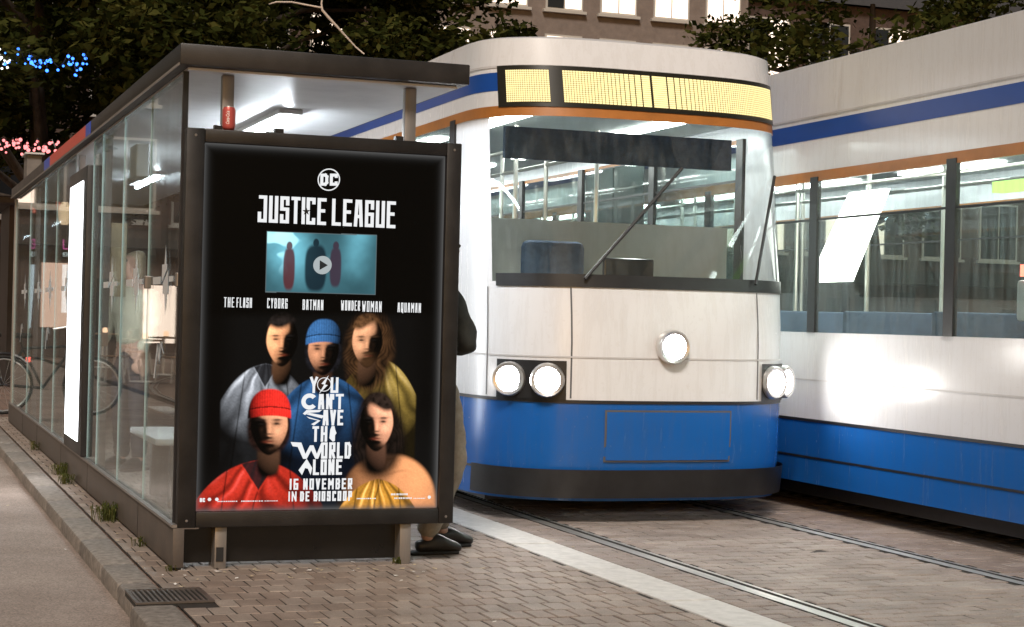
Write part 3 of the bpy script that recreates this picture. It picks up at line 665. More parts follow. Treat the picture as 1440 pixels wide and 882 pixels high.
# round emblem
mb = MB()
for i in range(40):
    a, b2 = 2*math.pi*i/40, 2*math.pi*(i+1)/40
    mb.quad(*[P3(453.5+r_*math.cos(t_), 252+r_*math.sin(t_)) for r_, t_ in ((15.8, a), (15.8, b2), (14.2, b2), (14.2, a))])
glyphs(mb, 'DC', (441.5, 466, 243.5, 260.5), 4.2, .2, P3); mb.build('round_emblem', M['print_white'], poster)
# names
for tx, a, b2, y0, y1 in (('THE', 313, 327, 418, 432), ('FLASH', 330, 351, 418.5, 432.5), ('CYBORG', 372, 400, 419.5, 433.5), ('BATMAN', 421, 450, 421.5, 436), ('WONDER', 475, 502, 423, 437), ('WOMAN', 505, 533, 424, 439), ('AQUAMAN', 556, 590, 426.5, 440)):
    mb = MB(); glyphs(mb, tx, (a, b2, y0, y1), 1.35, .45, shearP(a, .03)); mb.build('name_lettering', M['print_white'], poster)
# tagline with its emblem letters
mb = MB(); T = 3.6
glyphs(mb, 'Y', (434, 445, 531, 554), T, .3, P3); glyphs(mb, 'U', (463, 474, 532, 554), T, .3, P3)
for i in range(28):
    a, b2 = 2*math.pi*i/28, 2*math.pi*(i+1)/28
    mb.quad(*[P3(454+r_*math.cos(t_), 542+r_*math.sin(t_)) for r_, t_ in ((10, a), (10, b2), (9, b2), (9, a))])
mb.poly([P3(*q) for q in ((460, 529), (450, 541), (454, 542), (447, 555), (459, 543), (455, 542))])
for i in range(20):
    a, b2 = math.pi*.22+2*math.pi*.78*i/20, math.pi*.22+2*math.pi*.78*(i+1)/20
    mb.quad(*[P3(434+r_*math.cos(t_), 566+r_*math.sin(t_)) for r_, t_ in ((11.5, a), (11.5, b2), (5.5, b2), (5.5, a))])
glyphs(mb, 'AN', (446, 466, 555.5, 577), T, .3, P3); glyphs(mb, "'T", (465, 482, 555.5, 577), T, .2, P3)
for pl_ in (((425, 583), (430, 578), (452, 578), (448, 581), (433, 582), (428, 585)), ((430, 584), (452, 590), (455, 586), (434, 582)), ((430, 587), (450, 593), (441, 600), (437, 598), (446, 593), (434, 590))):
    mb.poly([P3(*q) for q in pl_])
glyphs(mb, 'AVE', (453, 482, 578, 600), T, .25, P3)
glyphs(mb, 'TH', (439, 460, 601, 623), T, .3, P3); mb.poly([P3(*q) for q in ((466, 601), (470, 601), (471, 606), (473, 611), (471, 614), (471, 622), (468, 623), (463, 618), (464, 606))])
mb.poly([P3(*q) for q in ((409, 623), (424, 624), (430, 640), (436, 628), (441, 628), (446, 640), (452, 624), (457, 624), (448, 647), (444, 647), (438, 635), (432, 647), (427, 647), (419, 630), (412, 629))])
glyphs(mb, 'ORLD', (452, 494, 624, 647), T, .25, P3)
mb.poly([P3(*q) for q in ((432, 647), (440, 660), (438, 670), (434, 661), (430, 660), (426, 670), (421, 663))])
glyphs(mb, 'LONE', (441, 482, 648, 670), T, .25, P3)
mb.build('tagline_lettering', M['print_white'], poster)
mb = MB(); glyphs(mb, '16', (409, 421, 675, 690.5), 2.5, .4, P3); glyphs(mb, 'NOVEMBER', (428, 497, 675, 690.5), 2.5, .42, P3)
glyphs(mb, 'IN', (408, 419, 693, 707), 1.9, .4, P3); glyphs(mb, 'DE', (424, 437, 693, 707), 2.4, .4, P3); glyphs(mb, 'BIOSCOOP', (443, 497, 693, 707), 2.4, .42, P3)
mb.build('date_lettering', M['print_white'], poster)
# fine print: too small to read in the photograph, fine marks only
mb = MB()
for (a, b2, yy, h) in ((311, 338, 706, 1.4), (343, 372, 706, 1.6), (375, 394, 706, 1.1), (504, 530, 704, 1.5), (553, 577, 698.5, 2.6), (558, 582, 704, 2.2), (586, 603, 704.5, 1.2)):
    x = a
    while x < b2:
        l = random.uniform(.8, 2.2); mb.quad(P3(x, yy-h/2), P3(x+l, yy-h/2), P3(x+l, yy+h/2), P3(x, yy+h/2)); x += l+random.uniform(.4, 1)
glyphs(mb, 'DC', (287, 294, 701, 706.5), 1.5, .2, P3)
for cx, cy in ((300, 703), (310, 703), (609, 703)): mb.poly([P3(cx+2.6*math.cos(i*1.047), cy+2.6*math.sin(i*1.047)) for i in range(6)])
tag(mb.build('fine_print', M['print_white'], poster), kind='stuff')
# play button over the inset
mb = MB(); mb.poly([P3(447.5+13*math.cos(i*math.pi/16), 373+13*math.sin(i*math.pi/16), -.001) for i in range(32)]); mb.build('play_button', M['print_grey'], poster)
mb = MB(); mb.poly([P3(443.5, 366, 0), (P3(455, 373.2, 0)), P3(443.5, 380, 0)]); mb.build('play_triangle', mat('print_navy', (.01, .02, .03), .5), poster)

# drinks can on the panel
can = MB().lathe([(0, .003), (.024, .0), (.031, .010), (.0325, .018), (.0325, .098), (.027, .112)], seg=24).build('drinks_can', M['can_red'], smooth=True)
can.location = (.205, -.02, 2.156); tag(can, 'red drinks can with white script standing on the advertising panel', 'can')
MB().lathe([(.027, .112), (.028, .115), (.025, .115), (.023, .111), (0, .111)], seg=24).build('can_lid', M['can_top'], can, smooth=True)
fc = bpy.data.curves.new('script', 'FONT'); fc.body = 'Coca-Cola'; fc.size = .024; fc.align_x = 'CENTER'; fc.align_y = 'CENTER'; fc.shear = .25; fc.offset = .0006
fo = bpy.data.objects.new('script', fc); COL.objects.link(fo); tm = eval_mesh(fo); bpy.data.objects.remove(fo)
th0 = R(-110)
for v in tm.vertices:     # run up the can, wrapped round it
    a, h = v.co.x, v.co.y; ang = th0-h/.033; v.co = (.0331*math.cos(ang), .0331*math.sin(ang), .058+a*.62)
tm.materials.clear(); obj('can_script', tm, M['can_white'], can)

# ------------------------------------------------------------------ trams
def tram(name, label, xl, xr, yf, yb, lv, win_from, winw, seats, group=None):
    root = empty(name, ((xl+xr)/2, (yf+yb)/2, 0)); tag(root, label, 'tram', group); Q = SP(root)
    xc, hw, nd = (xl+xr)/2, (xr-xl)/2, 1.15
    ys, ye = yf+nd, yb-nd
    def nose(a, z, end, off=0):
        sb = 0 if z < 1.15 else .42*((z-1.15)/1.9)**1.3
        if z < .45: sb = (.45-z)*.25
        s_, c_ = math.sin(a), math.cos(a); ex = .62
        x = xc+math.copysign(abs(s_)**ex, s_)*(hw+off); d = (nd-sb+off)*abs(c_)**ex
        return (x, ys-d if end == 0 else ye+d, z)
    NA = 28
    def ring(z, off=0):
        pts = [nose(-math.pi/2+math.pi*i/NA, z, 0, off) for i in range(NA+1)]
        pts += [nose(math.pi/2-math.pi*i/NA, z, 1, off) for i in range(NA+1)]
        return pts
    def band(z0, z1, off=0, n=2):
        mb = MB(); rings = [ring(z0+(z1-z0)*i/n, off) for i in range(n+1)]; L_ = len(rings[0])
        for r_ in rings: mb.v += r_
        for i in range(n):
            for k in range(L_): k2 = (k+1) % L_; mb.f.append((i*L_+k, i*L_+k2, (i+1)*L_+k2, (i+1)*L_+k))
        return mb
    def patch(a0, a1, z0, z1, end=0, off=.0, n=18, m=5):
        mb = MB()
        for j in range(m+1):
            for i in range(n+1): mb.v.append(nose(a0+(a1-a0)*i/n, z0+(z1-z0)*j/m, end, off))
        for j in range(m):
            for i in range(n): k = j*(n+1)+i; mb.f.append((k, k+1, k+n+2, k+n+1))
        return mb
    zb, z1, z2, z3, z4, z5, z6 = lv     # bottom, blue top, sill, window top, stripe bottom, stripe top, roof edge
    Q.put(band(zb, z1), 'skirt', M['blue_paint'], auto=50)
    Q.put(band(zb+.17, zb+.185, .004, 1), 'skirt_groove', M['tram_dark'], auto=50)
    Q.put(band(z1, z1+.02, .006, 1), 'belt_trim', M['tram_dark'], auto=50)
    body = Q.put(band(z1, z2, 0, 3), 'body_panel', M['white_paint'], auto=50)
    Q.put(band(z1+.28, z1+.29, .003, 1), 'panel_seam', M['tram_roof'], body, auto=50)
    Q.put(band(z3, z4, .0, 2), 'window_header', M['white_paint'], auto=50)
    Q.put(band(z3-.03, z3+.04, .005, 1), 'header_strip', M['orange'], auto=50)
    Q.put(band(z4, z5, .002, 1), 'roof_stripe', M['stripe_blue'], auto=50)
    Q.put(band(z5, z6, 0, 2), 'cornice', M['white_paint'], auto=50)
    Q.put(band(z5+.03, z5+.045, .004, 1), 'gutter', M['tram_roof'], auto=50)
    # roof: inset rings rising to a flat top
    mb = MB(); rs = []
    for f, dz in ((1, 0), (.97, .012), (.86, .03), (.6, .06), (.0, .08)):
        rs.append([(xc+(p[0]-xc)*f, (ys if p[1] < (ys+ye)/2 else ye)+(p[1]-(ys if p[1] < (ys+ye)/2 else ye))*f, z6+dz) for p in ring(z6)])
    L_ = len(rs[0])
    for r_ in rs: mb.v += r_
    for i in range(len(rs)-1):
        for k in range(L_): k2 = (k+1) % L_; mb.f.append((i*L_+k, i*L_+k2, (i+1)*L_+k2, (i+1)*L_+k))
    rf = Q.put(mb, 'roof', M['tram_roof'], auto=40)
    y = ys+1.2
    while y+2.2 < ye: Q.put(MB().box(xc-.42, xc+.42, y, y+2.2, z6+.04, z6+.18, bev=.04), 'roof_unit', M['tram_roof'], rf, auto=40); y += 3.4
    # side windows
    y = ys; k = 0
    while y < ye-.3:
        y1 = min(y+winw, ye)
        for sx, xx in ((-1, xl), (1, xr)):
            Q.put(MB().box(xx-.012 if sx < 0 else xx-.02, xx+.02 if sx < 0 else xx+.012, y, y+.10, z2, z3), 'window_pillar', M['tram_dark'])
            Q.put(MB().box(xx-.003, xx+.003, y+.101, y1-.001, z2+.001, z3-.031), 'window_pane', M['tram_glass'])
            Q.put(MB().box(xx-.006, xx+.006, y+.101, y1-.001, z3-.30, z3-.285), 'window_rail', M['tram_dark'])
        y = y1; k += 1
    for sx, xx in ((-1, xl), (1, xr)): Q.put(MB().box(xx-.012, xx+.012, ye, ye+.05, z2, z3), 'window_pillar', M['tram_dark'])
    # doors
    for yd in (ys+1.75, ye-3.2):
        for sx, xx in ((-1, xl-.014), (1, xr+.014)):
            for q in (0, .62):
                d = Q.put(MB().box(min(xx, xx-sx*.01), max(xx, xx-sx*.01), yd+q, yd+q+.60, zb+.20, z3-.02), 'door_leaf', M['tram_dark'])
                Q.put(MB().box(min(xx+sx*.001, xx+sx*.005), max(xx+sx*.001, xx+sx*.005), yd+q+.07, yd+q+.53, zb+.42, z3-.14), 'door_pane', M['tram_glass'], d)
    # ends
    for end in (0, 1):
        Q.put(patch(-1.25, 1.25, z2-.28, z3-.02, end, .007, 24, 8), 'windscreen_surround', M['tram_dark'], auto=50) if False else None
        Q.put(patch(-1.15, 1.15, z2+.0, z3-.03, end, 0, 24, 8), 'windscreen', M['tram_glass'], auto=50)
        for s_ in (-1, 1): Q.put(patch(s_*1.15 if s_ < 0 else s_*1.15, s_*1.57, z2, z3, end, 0, 8, 6), 'corner_pillar', M['white_paint'], auto=50)
        Q.put(patch(-1.1, 1.1, z2-.03, z2+.05, end, .008, 24, 2), 'windscreen_trim', M['tram_dark'], auto=50)
        # destination display
        dp = Q.put(patch(-1.02, 1.02, z3+.03, z4+.16, end, .010, 24, 3), 'display_panel', M['led_panel'], auto=50)
        if end == 0:
            mb = MB()
            def dots(a0, a1, za, zb_, na, nz, pr):
                for i in range(na):
                    col_on = True
                    for j in range(nz):
                        if not col_on or random.random() > pr: continue
                        a = a0+(a1-a0)*(i+.5)/na; z = za+(zb_-za)*(j+.5)/nz; da = (a1-a0)/na*.42; dz = (zb_-za)/nz*.42
                        mb.quad(nose(a-da, z-dz, end, .016), nose(a+da, z-dz, end, .016), nose(a+da, z+dz, end, .016), nose(a-da, z+dz, end, .016))
            dots(-.92, -.52, z3+.06, z4+.13, 19, 15, 1.1); dots(-.42, .92, z3+.06, z4+.13, 74, 15, 1.1)
            Q.put(mb, 'led_dots', M['led'], dp)
        # bumper and lamps
        Q.put(patch(-1.3, 1.3, zb+.02, zb+.20, end, .035, 24, 3), 'bumper', M['tram_dark'], auto=50)
        yn = -1 if end == 0 else 1
        def lamp(a, zz, off, r_, par):
            p = Vector(nose(a, zz, end, off)); tg = Vector(nose(a+.03, zz, end, off))-Vector(nose(a-.03, zz, end, off)); ang = math.atan2(tg.y, tg.x)*.6
            def turn(mb):
                rm = Matrix.Rotation(ang, 3, 'Z'); mb.v = [tuple(rm @ Vector(v)+p) for v in mb.v]; return mb
            b_ = Q.put(turn(MB().lathe([(r_*.74, yn*.012), (r_*.80, yn*.040), (r_*1.0, yn*.046), (r_*1.08, yn*.030), (r_*1.08, -yn*.04)], (0, 0, 0), 24, 'Y')), 'lamp_bezel', M['can_top'], par, auto=40)
            Q.put(turn(MB().lathe([(r_*.735, yn*.014), (r_*.55, yn*.026), (r_*.3, yn*.032), (0, yn*.034)], (0, 0, 0), 20, 'Y')), 'head_lamp', M['head_lamp'] if end == 0 else M['red_lamp'], par or b_, smooth=True)
        for a in (-.78, .78):
            pod = Q.put(patch(a-.30, a+.30, z1+.02, z1+.26, end, .012, 10, 3), 'lamp_housing', M['tram_dark'], auto=50)
            for da, r_ in ((-.16, .10), (.16, .10)): lamp(a+da, z1+.14, .014, r_, pod)
        lamp(0, z1+.36, .006, .10, None)
        # seams, hatch and step on the front
        for a in (-1.2, -.45, .45, 1.2): Q.put(patch(a-.006, a+.006, z1+.03, z2-.035, end, .002, 1, 4), 'panel_joint', M['seam'])
        Q.put(patch(-.22, .22, zb+.26, z1-.05, end, .009, 28, 2), 'coupler_flap', M['blue_paint'], auto=50); Q.put(patch(-.232, .232, zb+.248, z1-.038, end, .005, 28, 2), 'flap_joint', M['seam'], auto=50)
        for a in (-.35, .4):
            p0 = nose(a, z2+.02, end, .03); p1 = nose(a+.38, z2+.75, end, .03); Q.put(MB().tube([p0, p1], .011, 6), 'wiper', M['tram_dark'])
    # underframe and bogies
    Q.put(MB().box(xc-hw+.16, xc+hw-.16, ys-.3, ye+.3, .08, zb+.12), 'underframe', M['tram_dark'])
    for yw in (ys+.9, ys+2.6, ye-2.6, ye-.9):
        for xw in (xc-.745, xc+.745): Q.put(MB().lathe([(0, -.05), (.27, -.05), (.30, -.03), (.30, .05), (0, .05)], (xw, yw, .303), 20, 'X'), 'wheel', M['tram_dark'])
    # interior
    Q.put(MB().box(xl+.03, xr-.03, ys-.4, ye+.4, zb+.16, zb+.22), 'floor', M['tram_floor'])
    Q.put(MB().box(xl+.03, xr-.03, ys-.3, ye+.4, z4-.04, z4), 'ceiling', M['tram_lining'])
    for xx in (xc-.55, xc+.55):
        y = ys
        while y+1.3 < ye: Q.put(MB().box(xx-.06, xx+.06, y, y+1.25, z4-.062, z4-.041), 'ceiling_lamp', M['tram_lamp']); y += 2.0
    Q.put(MB().box(xl+.05, xr-.05, ys+.15, ys+.19, zb+.22, 1.95), 'cab_partition', M['tram_lining'])
    cs = Q.put(MB().box(xc-.85, xc+.85, yf+.42, yf+.75, .95, z2-.02, bev=.06), 'console', M['tram_dark'], auto=40); Q.put(MB().box(xc-.30, xc+.05, yf+.40, yf+.44, z2+.0, z2+.17, bev=.01), 'console_screen', M['kiosk_lit'] if False else M['win_dark'], cs)
    ds = Q.put(MB().box(xc-.62, xc-.12, ys-.42, ys-.02, .92, 1.02, bev=.03), 'driver_seat', M['seat'], auto=40); Q.put(MB().box(xc-.60, xc-.14, ys-.06, ys+.04, 1.03, 1.80, bev=.05), 'driver_seat_back', M['seat'], ds, auto=40); Q.put(MB().tube([(xc-.37, ys-.2, zb+.22), (xc-.37, ys-.2, .92)], .05, 10), 'seat_column', M['tram_dark'], ds)
    Q.put(MB().box(xl+.25, xr-.25, ys-.28, ys-.24, z3-.26, z3-.05), 'sun_blind', M['seat'])
    y = ys+.7
    while y+.6 < ye and seats:
        for xx in (xl+.10, xr-.95):
            s_ = Q.put(MB().box(xx, xx+.85, y, y+.42, zb+.58, zb+.66, bev=.02), 'seat', M['seat'], auto=40)
            Q.put(MB().box(xx, xx+.85, y+.39, y+.45, zb+.66, zb+1.18, bev=.02), 'seat_back', M['seat'], s_, auto=40)
            Q.put(MB().box(xx+.3, xx+.5, y+.1, y+.3, zb+.22, zb+.579), 'seat_leg', M['tram_dark'], s_)
        Q.put(MB().tube([(xc-.32, y+.2, zb+.22), (xc-.32, y+.2, z4-.041)], .018, 8), 'grab_pole', M['pole'])
        Q.put(MB().tube([(xc+.32, y+.2, zb+.22), (xc+.32, y+.2, z4-.041)], .018, 8), 'grab_pole', M['pole'])
        y += 1.05
    for xx in (xc-.32, xc+.32): Q.put(MB().tube([(xx, ys+.3, z4-.22), (xx, ye-.3, z4-.22)], .015, 8), 'hand_rail', M['pole'])
    return root, Q
t1, Q1 = tram('tram', 'blue and white tram with lit yellow destination display facing the camera', 2.2, 4.36, 1.35, 14.0, (.14, .75, 1.50, 2.58, 2.72, 2.84, 3.06), 0, 1.5, True)
t2, Q2 = tram('tram', 'blue and white tram on the far track seen side-on at right edge', 4.6, 6.80, -9.0, 16.0, (.19, .61, 1.22, 2.28, 2.54, 2.66, 3.06), 0, 1.62, True)
# details inside the far tram: added glowing slab imitating a slanted light streak, green strip lamp, ticket machine on a post
streak = MB().poly([(4.95, 2.60, 1.58), (4.95, 2.03, 1.58), (4.95, 1.58, 2.20), (4.95, 2.06, 2.20)])
n = len(streak.v); streak.v += [(x+.03, y, z) for x, y, z in streak.v]; streak.f.append((7, 6, 5, 4)); streak.f += [(0, 4, 5, 1), (1, 5, 6, 2), (2, 6, 7, 3), (3, 7, 4, 0)]
Q2.put(streak, 'added_light_streak', M['streak_glow'])
Q2.put(MB().box(5.2, 5.28, -2.2, .75, 2.13, 2.20), 'strip_lamp', M['green_lamp'])
tp = Q2.put(MB().tube([(4.95, -.02, .42), (4.95, -.02, 1.75)], .022, 10), 'ticket_post', M['pole'])
Q2.put(MB().box(4.87, 5.0, -.12, .03, 1.32, 1.56, bev=.02), 'ticket_machine', M['bench'], tp, auto=40)
Q2.put(MB().box(4.86, 4.869, -.07, -.02, 1.58, 1.65), 'ticket_lamp', M['red_lamp'], tp)

# ------------------------------------------------------------------ people
def skin_mesh(name, verts, edges, radii, root=0, sub=2):
    m = bpy.data.meshes.new(name); m.from_pydata(verts, edges, []); o = bpy.data.objects.new(name, m); COL.objects.link(o)
    sk = o.modifiers.new('skin', 'SKIN'); sk.use_smooth_shade = True; sk.branch_smoothing = .6
    for i, r_ in enumerate(radii):
        sv = m.skin_vertices[0].data[i]; sv.radius = r_ if isinstance(r_, tuple) else (r_, r_); sv.use_root = (i == root)
    ms = o.modifiers.new('sub', 'SUBSURF'); ms.levels = sub; ms.render_levels = sub
    r = eval_mesh(o); bpy.data.objects.remove(o)
    for p in r.polygons: p.use_smooth = True
    return r
class Chain:
    def __init__(s): s.v = []; s.e = []; s.r = []; s.n = {}
    def add(s, key, co, r, frm=None):
        s.n[key] = len(s.v); s.v.append(co); s.r.append(r)
        if frm is not None: s.e.append((s.n[frm], s.n[key]))
        return s
def hand(c, side, wrist, d, curl, key):
    d = Vector(d).normalized(); w_ = Vector(wrist); upv = Vector((0, 0, 1)) if abs(d.z) < .8 else Vector((1, 0, 0))
    sx = d.cross(upv).normalized(); nrm = sx.cross(d)
    c.add(key+'palm', tuple(w_+d*.05), (.030, .016), key); c.add(key+'knuckle', tuple(w_+d*.09), (.034, .013), key+'palm')
    for i, (off, ln) in enumerate(((-.03, .062), (-.01, .074), (.01, .07), (.03, .055))):
        b_ = w_+d*.095+sx*off; q1 = b_+(d*math.cos(curl)+nrm*-math.sin(curl))*ln*.5; q2 = q1+(d*math.cos(curl*2)+nrm*-math.sin(curl*2))*ln*.5
        c.add(f'{key}f{i}a', tuple(b_), .009, key+'knuckle'); c.add(f'{key}f{i}b', tuple(q1), .0085, f'{key}f{i}a'); c.add(f'{key}f{i}c', tuple(q2), .0075, f'{key}f{i}b')
    t0 = w_+d*.04-sx*.035; c.add(key+'t0', tuple(t0), .010, key+'palm'); c.add(key+'t1', tuple(t0+d*.03-sx*.022), .009, key+'t0'); c.add(key+'t2', tuple(t0+d*.055-sx*.028), .0075, key+'t1')
def person(label, loc, rz, J, mats, hairlong):
    """figure facing +X; J joints in metres"""
    c = Chain()
    c.add('pelvis', J['pelvis'], (.125, .165)); c.add('waist', J['waist'], (.105, .14), 'pelvis'); c.add('chest', J['chest'], (.12, .18), 'waist'); c.add('neckb', J['neckb'], (.06, .065), 'chest')
    c.add('neck', J['neck'], .052, 'neckb'); c.add('jaw', J['jaw'], (.068, .06), 'neck'); c.add('head', J['head'], (.098, .078), 'jaw'); c.add('crown', J['crown'], (.07, .062), 'head')
    h = Vector(J['head']); j_ = Vector(J['jaw'])
    c.add('nose', tuple(h.lerp(j_, .5)+Vector((.095, 0, .0))), .013, 'head')
    for s_, S_ in ((1, 'l'), (-1, 'r')):
        c.add(S_+'sh', J[S_+'sh'], .062, 'chest'); c.add(S_+'el', J[S_+'el'], .043, S_+'sh'); c.add(S_+'wr', J[S_+'wr'], (.028, .024), S_+'el')
        hand(c, s_, J[S_+'wr'], Vector(J[S_+'wr'])-Vector(J[S_+'el']), .5, S_+'wr')
        c.add(S_+'hip', J[S_+'hip'], .092, 'pelvis'); c.add(S_+'kn', J[S_+'kn'], .058, S_+'hip'); c.add(S_+'an', J[S_+'an'], .040, S_+'kn'); f = Vector(J[S_+'toe'])
        c.add(S_+'ball', tuple(f), (.035, .022), S_+'an')
    body = obj('person', skin_mesh('body', c.v, c.e, c.r), M['skin']); body.location = loc; body.rotation_euler.z = rz
    tag(body, label, 'person')
    # trousers
    t = Chain(); t.add('pelvis', J['pelvis'], (.140, .178)); wv = Vector(J['pelvis']).lerp(Vector(J['waist']), .55); t.add('w', tuple(wv), (.125, .165), 'pelvis')
    for S_ in 'lr':
        hp, kn, an = Vector(J[S_+'hip']), Vector(J[S_+'kn']), Vector(J[S_+'an'])
        t.add(S_+'h', tuple(hp), .106, 'pelvis'); t.add(S_+'m', tuple(hp.lerp(kn, .5)), .092, S_+'h'); t.add(S_+'k', tuple(kn), .078, S_+'m'); t.add(S_+'k2', tuple(kn.lerp(an, .45)), .073, S_+'k'); t.add(S_+'k3', tuple(kn.lerp(an, .72)), .066, S_+'k2'); t.add(S_+'a', tuple(kn.lerp(an, 1.03)), .070, S_+'k3')
    tm_ = skin_mesh('trousers', t.v, t.e, t.r)
    for v in tm_.vertices:   # cloth folds
        v.co += v.normal*(.0035*math.sin(v.co.z*46+v.co.y*38+v.co.x*25)+.003*math.sin(v.co.z*110+v.co.x*60)*math.exp(-((v.co.z-.18)/.14)**2)+.003*math.sin(v.co.z*120+v.co.y*50)*math.exp(-((v.co.z-.5)/.08)**2))
    obj('trousers', tm_, mats[0], body)
    k = Chain(); k.add('w', tuple(Vector(J['pelvis']).lerp(Vector(J['waist']), .1)), (.152, .188)); k.add('waist', J['waist'], (.135, .172), 'w'); k.add('chest', J['chest'], (.145, .205), 'waist'); k.add('n', J['neckb'], (.085, .09), 'chest')
    for S_ in 'lr':
        sh_, el, wr = Vector(J[S_+'sh']), Vector(J[S_+'el']), Vector(J[S_+'wr'])
        k.add(S_+'s', tuple(sh_), .082, 'chest'); k.add(S_+'e', tuple(el), .064, S_+'s'); k.add(S_+'f', tuple(el.lerp(wr, .6)), .052, S_+'e'); k.add(S_+'r', tuple(el.lerp(wr, .97)), .044, S_+'f')
    jm = skin_mesh('jacket', k.v, k.e, k.r)
    for v in jm.vertices: v.co += v.normal*(.006*math.sin(v.co.z*60+v.co.x*35)+.004*math.sin(v.co.z*28+v.co.y*60))
    obj('jacket', jm, mats[1], body)
    for S_ in 'lr':
        an, f = Vector(J[S_+'an']), Vector(J[S_+'toe']); d = (f-an); d.z = 0; d.normalize()
        s_ = Chain(); hz = f.z; s_.add('heel', tuple(Vector((an.x, an.y, hz+.028))-d*.055), (.042, .045)); s_.add('mid', tuple(Vector((an.x, an.y, hz+.048))+d*.05), (.047, .052), 'heel'); s_.add('ball', tuple(Vector((an.x, an.y, hz+.026))+d*.14), (.052, .042), 'mid'); s_.add('toe', tuple(Vector((an.x, an.y, hz+.014))+d*.215), (.038, .030), 'ball'); s_.add('throat', tuple(Vector((an.x, an.y, hz+.10))+d*.0), (.050, .050), 'mid')
        sm = skin_mesh('shoe', s_.v, s_.e, s_.r)
        zmin = -loc[2]+.004
        for v in sm.vertices: v.co.z = max(v.co.z, zmin)
        so = obj('shoe', sm, mats[2], body)
        MB().box(0, .27, -.042, .042, 0, .018, bev=.008).build('sole', M['rubber'], so)
        sl_ = so.children[0]; sl_.location = Vector((an.x, an.y, zmin-.003))-d*.085; sl_.rotation_euler.z = math.atan2(d.y, d.x)
    hm = Chain(); hc = Vector(J['head']); cr = Vector(J['crown'])
    hm.add('a', tuple(cr+Vector((-.012, 0, .012))), (.088, .080)); hm.add('b', tuple(hc+Vector((-.045, 0, .015))), (.085, .09), 'a'); hm.add('c', tuple(hc+Vector((-.06, 0, -.07-hairlong*.3))), (.06, .075), 'b')
    if hairlong: hm.add('d', tuple(hc+Vector((-.07, 0, -.07-hairlong))), (.05, .10), 'c')
    obj('hair', skin_mesh('hair', hm.v, hm.e, hm.r), mats[3], body)
    for s_ in (1, -1): MB().lathe([(0, -.012), (.009, -.008), (.012, 0), (.009, .008), (0, .012)], tuple(hc.lerp(j_, .12)+Vector((.083, s_*.032, 0))), 10).build('eye', M['hair_dark'], body, smooth=True)
    return body
J1 = dict(pelvis=(0, 0, .93), waist=(.0, 0, 1.08), chest=(-.02, 0, 1.30), neckb=(.0, 0, 1.46), neck=(.015, 0, 1.52), jaw=(.05, 0, 1.565), head=(.03, 0, 1.66), crown=(.02, 0, 1.71),
          lsh=(-.01, .20, 1.40), lel=(.08, .24, 1.12), lwr=(.02, .04, 1.05), rsh=(-.01, -.20, 1.40), rel=(.115, -.22, 1.10), rwr=(.03, .03, 1.13),
          lhip=(.01, .10, .88), lkn=(.11, .10, .50), lan=(.10, .12, .09), ltoe=(.28, .13, .012), rhip=(.01, -.10, .88), rkn=(.085, -.12, .49), ran=(-.08, -.13, .09), rtoe=(.10, -.14, .012))
person('person in khaki trousers and dark jacket standing behind the advertising panel', (1.43, .42, .0), R(4), J1, (M['trousers'], M['jacket'], M['shoe'], M['hair_dark']), 0)
J2 = dict(J1, lel=(.03, .26, 1.14), lwr=(.12, .22, .92), rel=(.03, -.26, 1.14), rwr=(.14, -.20, .95), lkn=(.02, .10, .49), lan=(0, .11, .09), ltoe=(.18, .13, .012), rkn=(.02, -.10, .49), ran=(-.02, -.11, .09), rtoe=(.16, -.13, .012))
person('person with fair hair in a pale jacket seen through the shelter glass', (.50, 5.4, .0), R(215), J2, (M['dark_cloth'], M['pale_cloth'], M['shoe'], M['hair_fair']), .12)

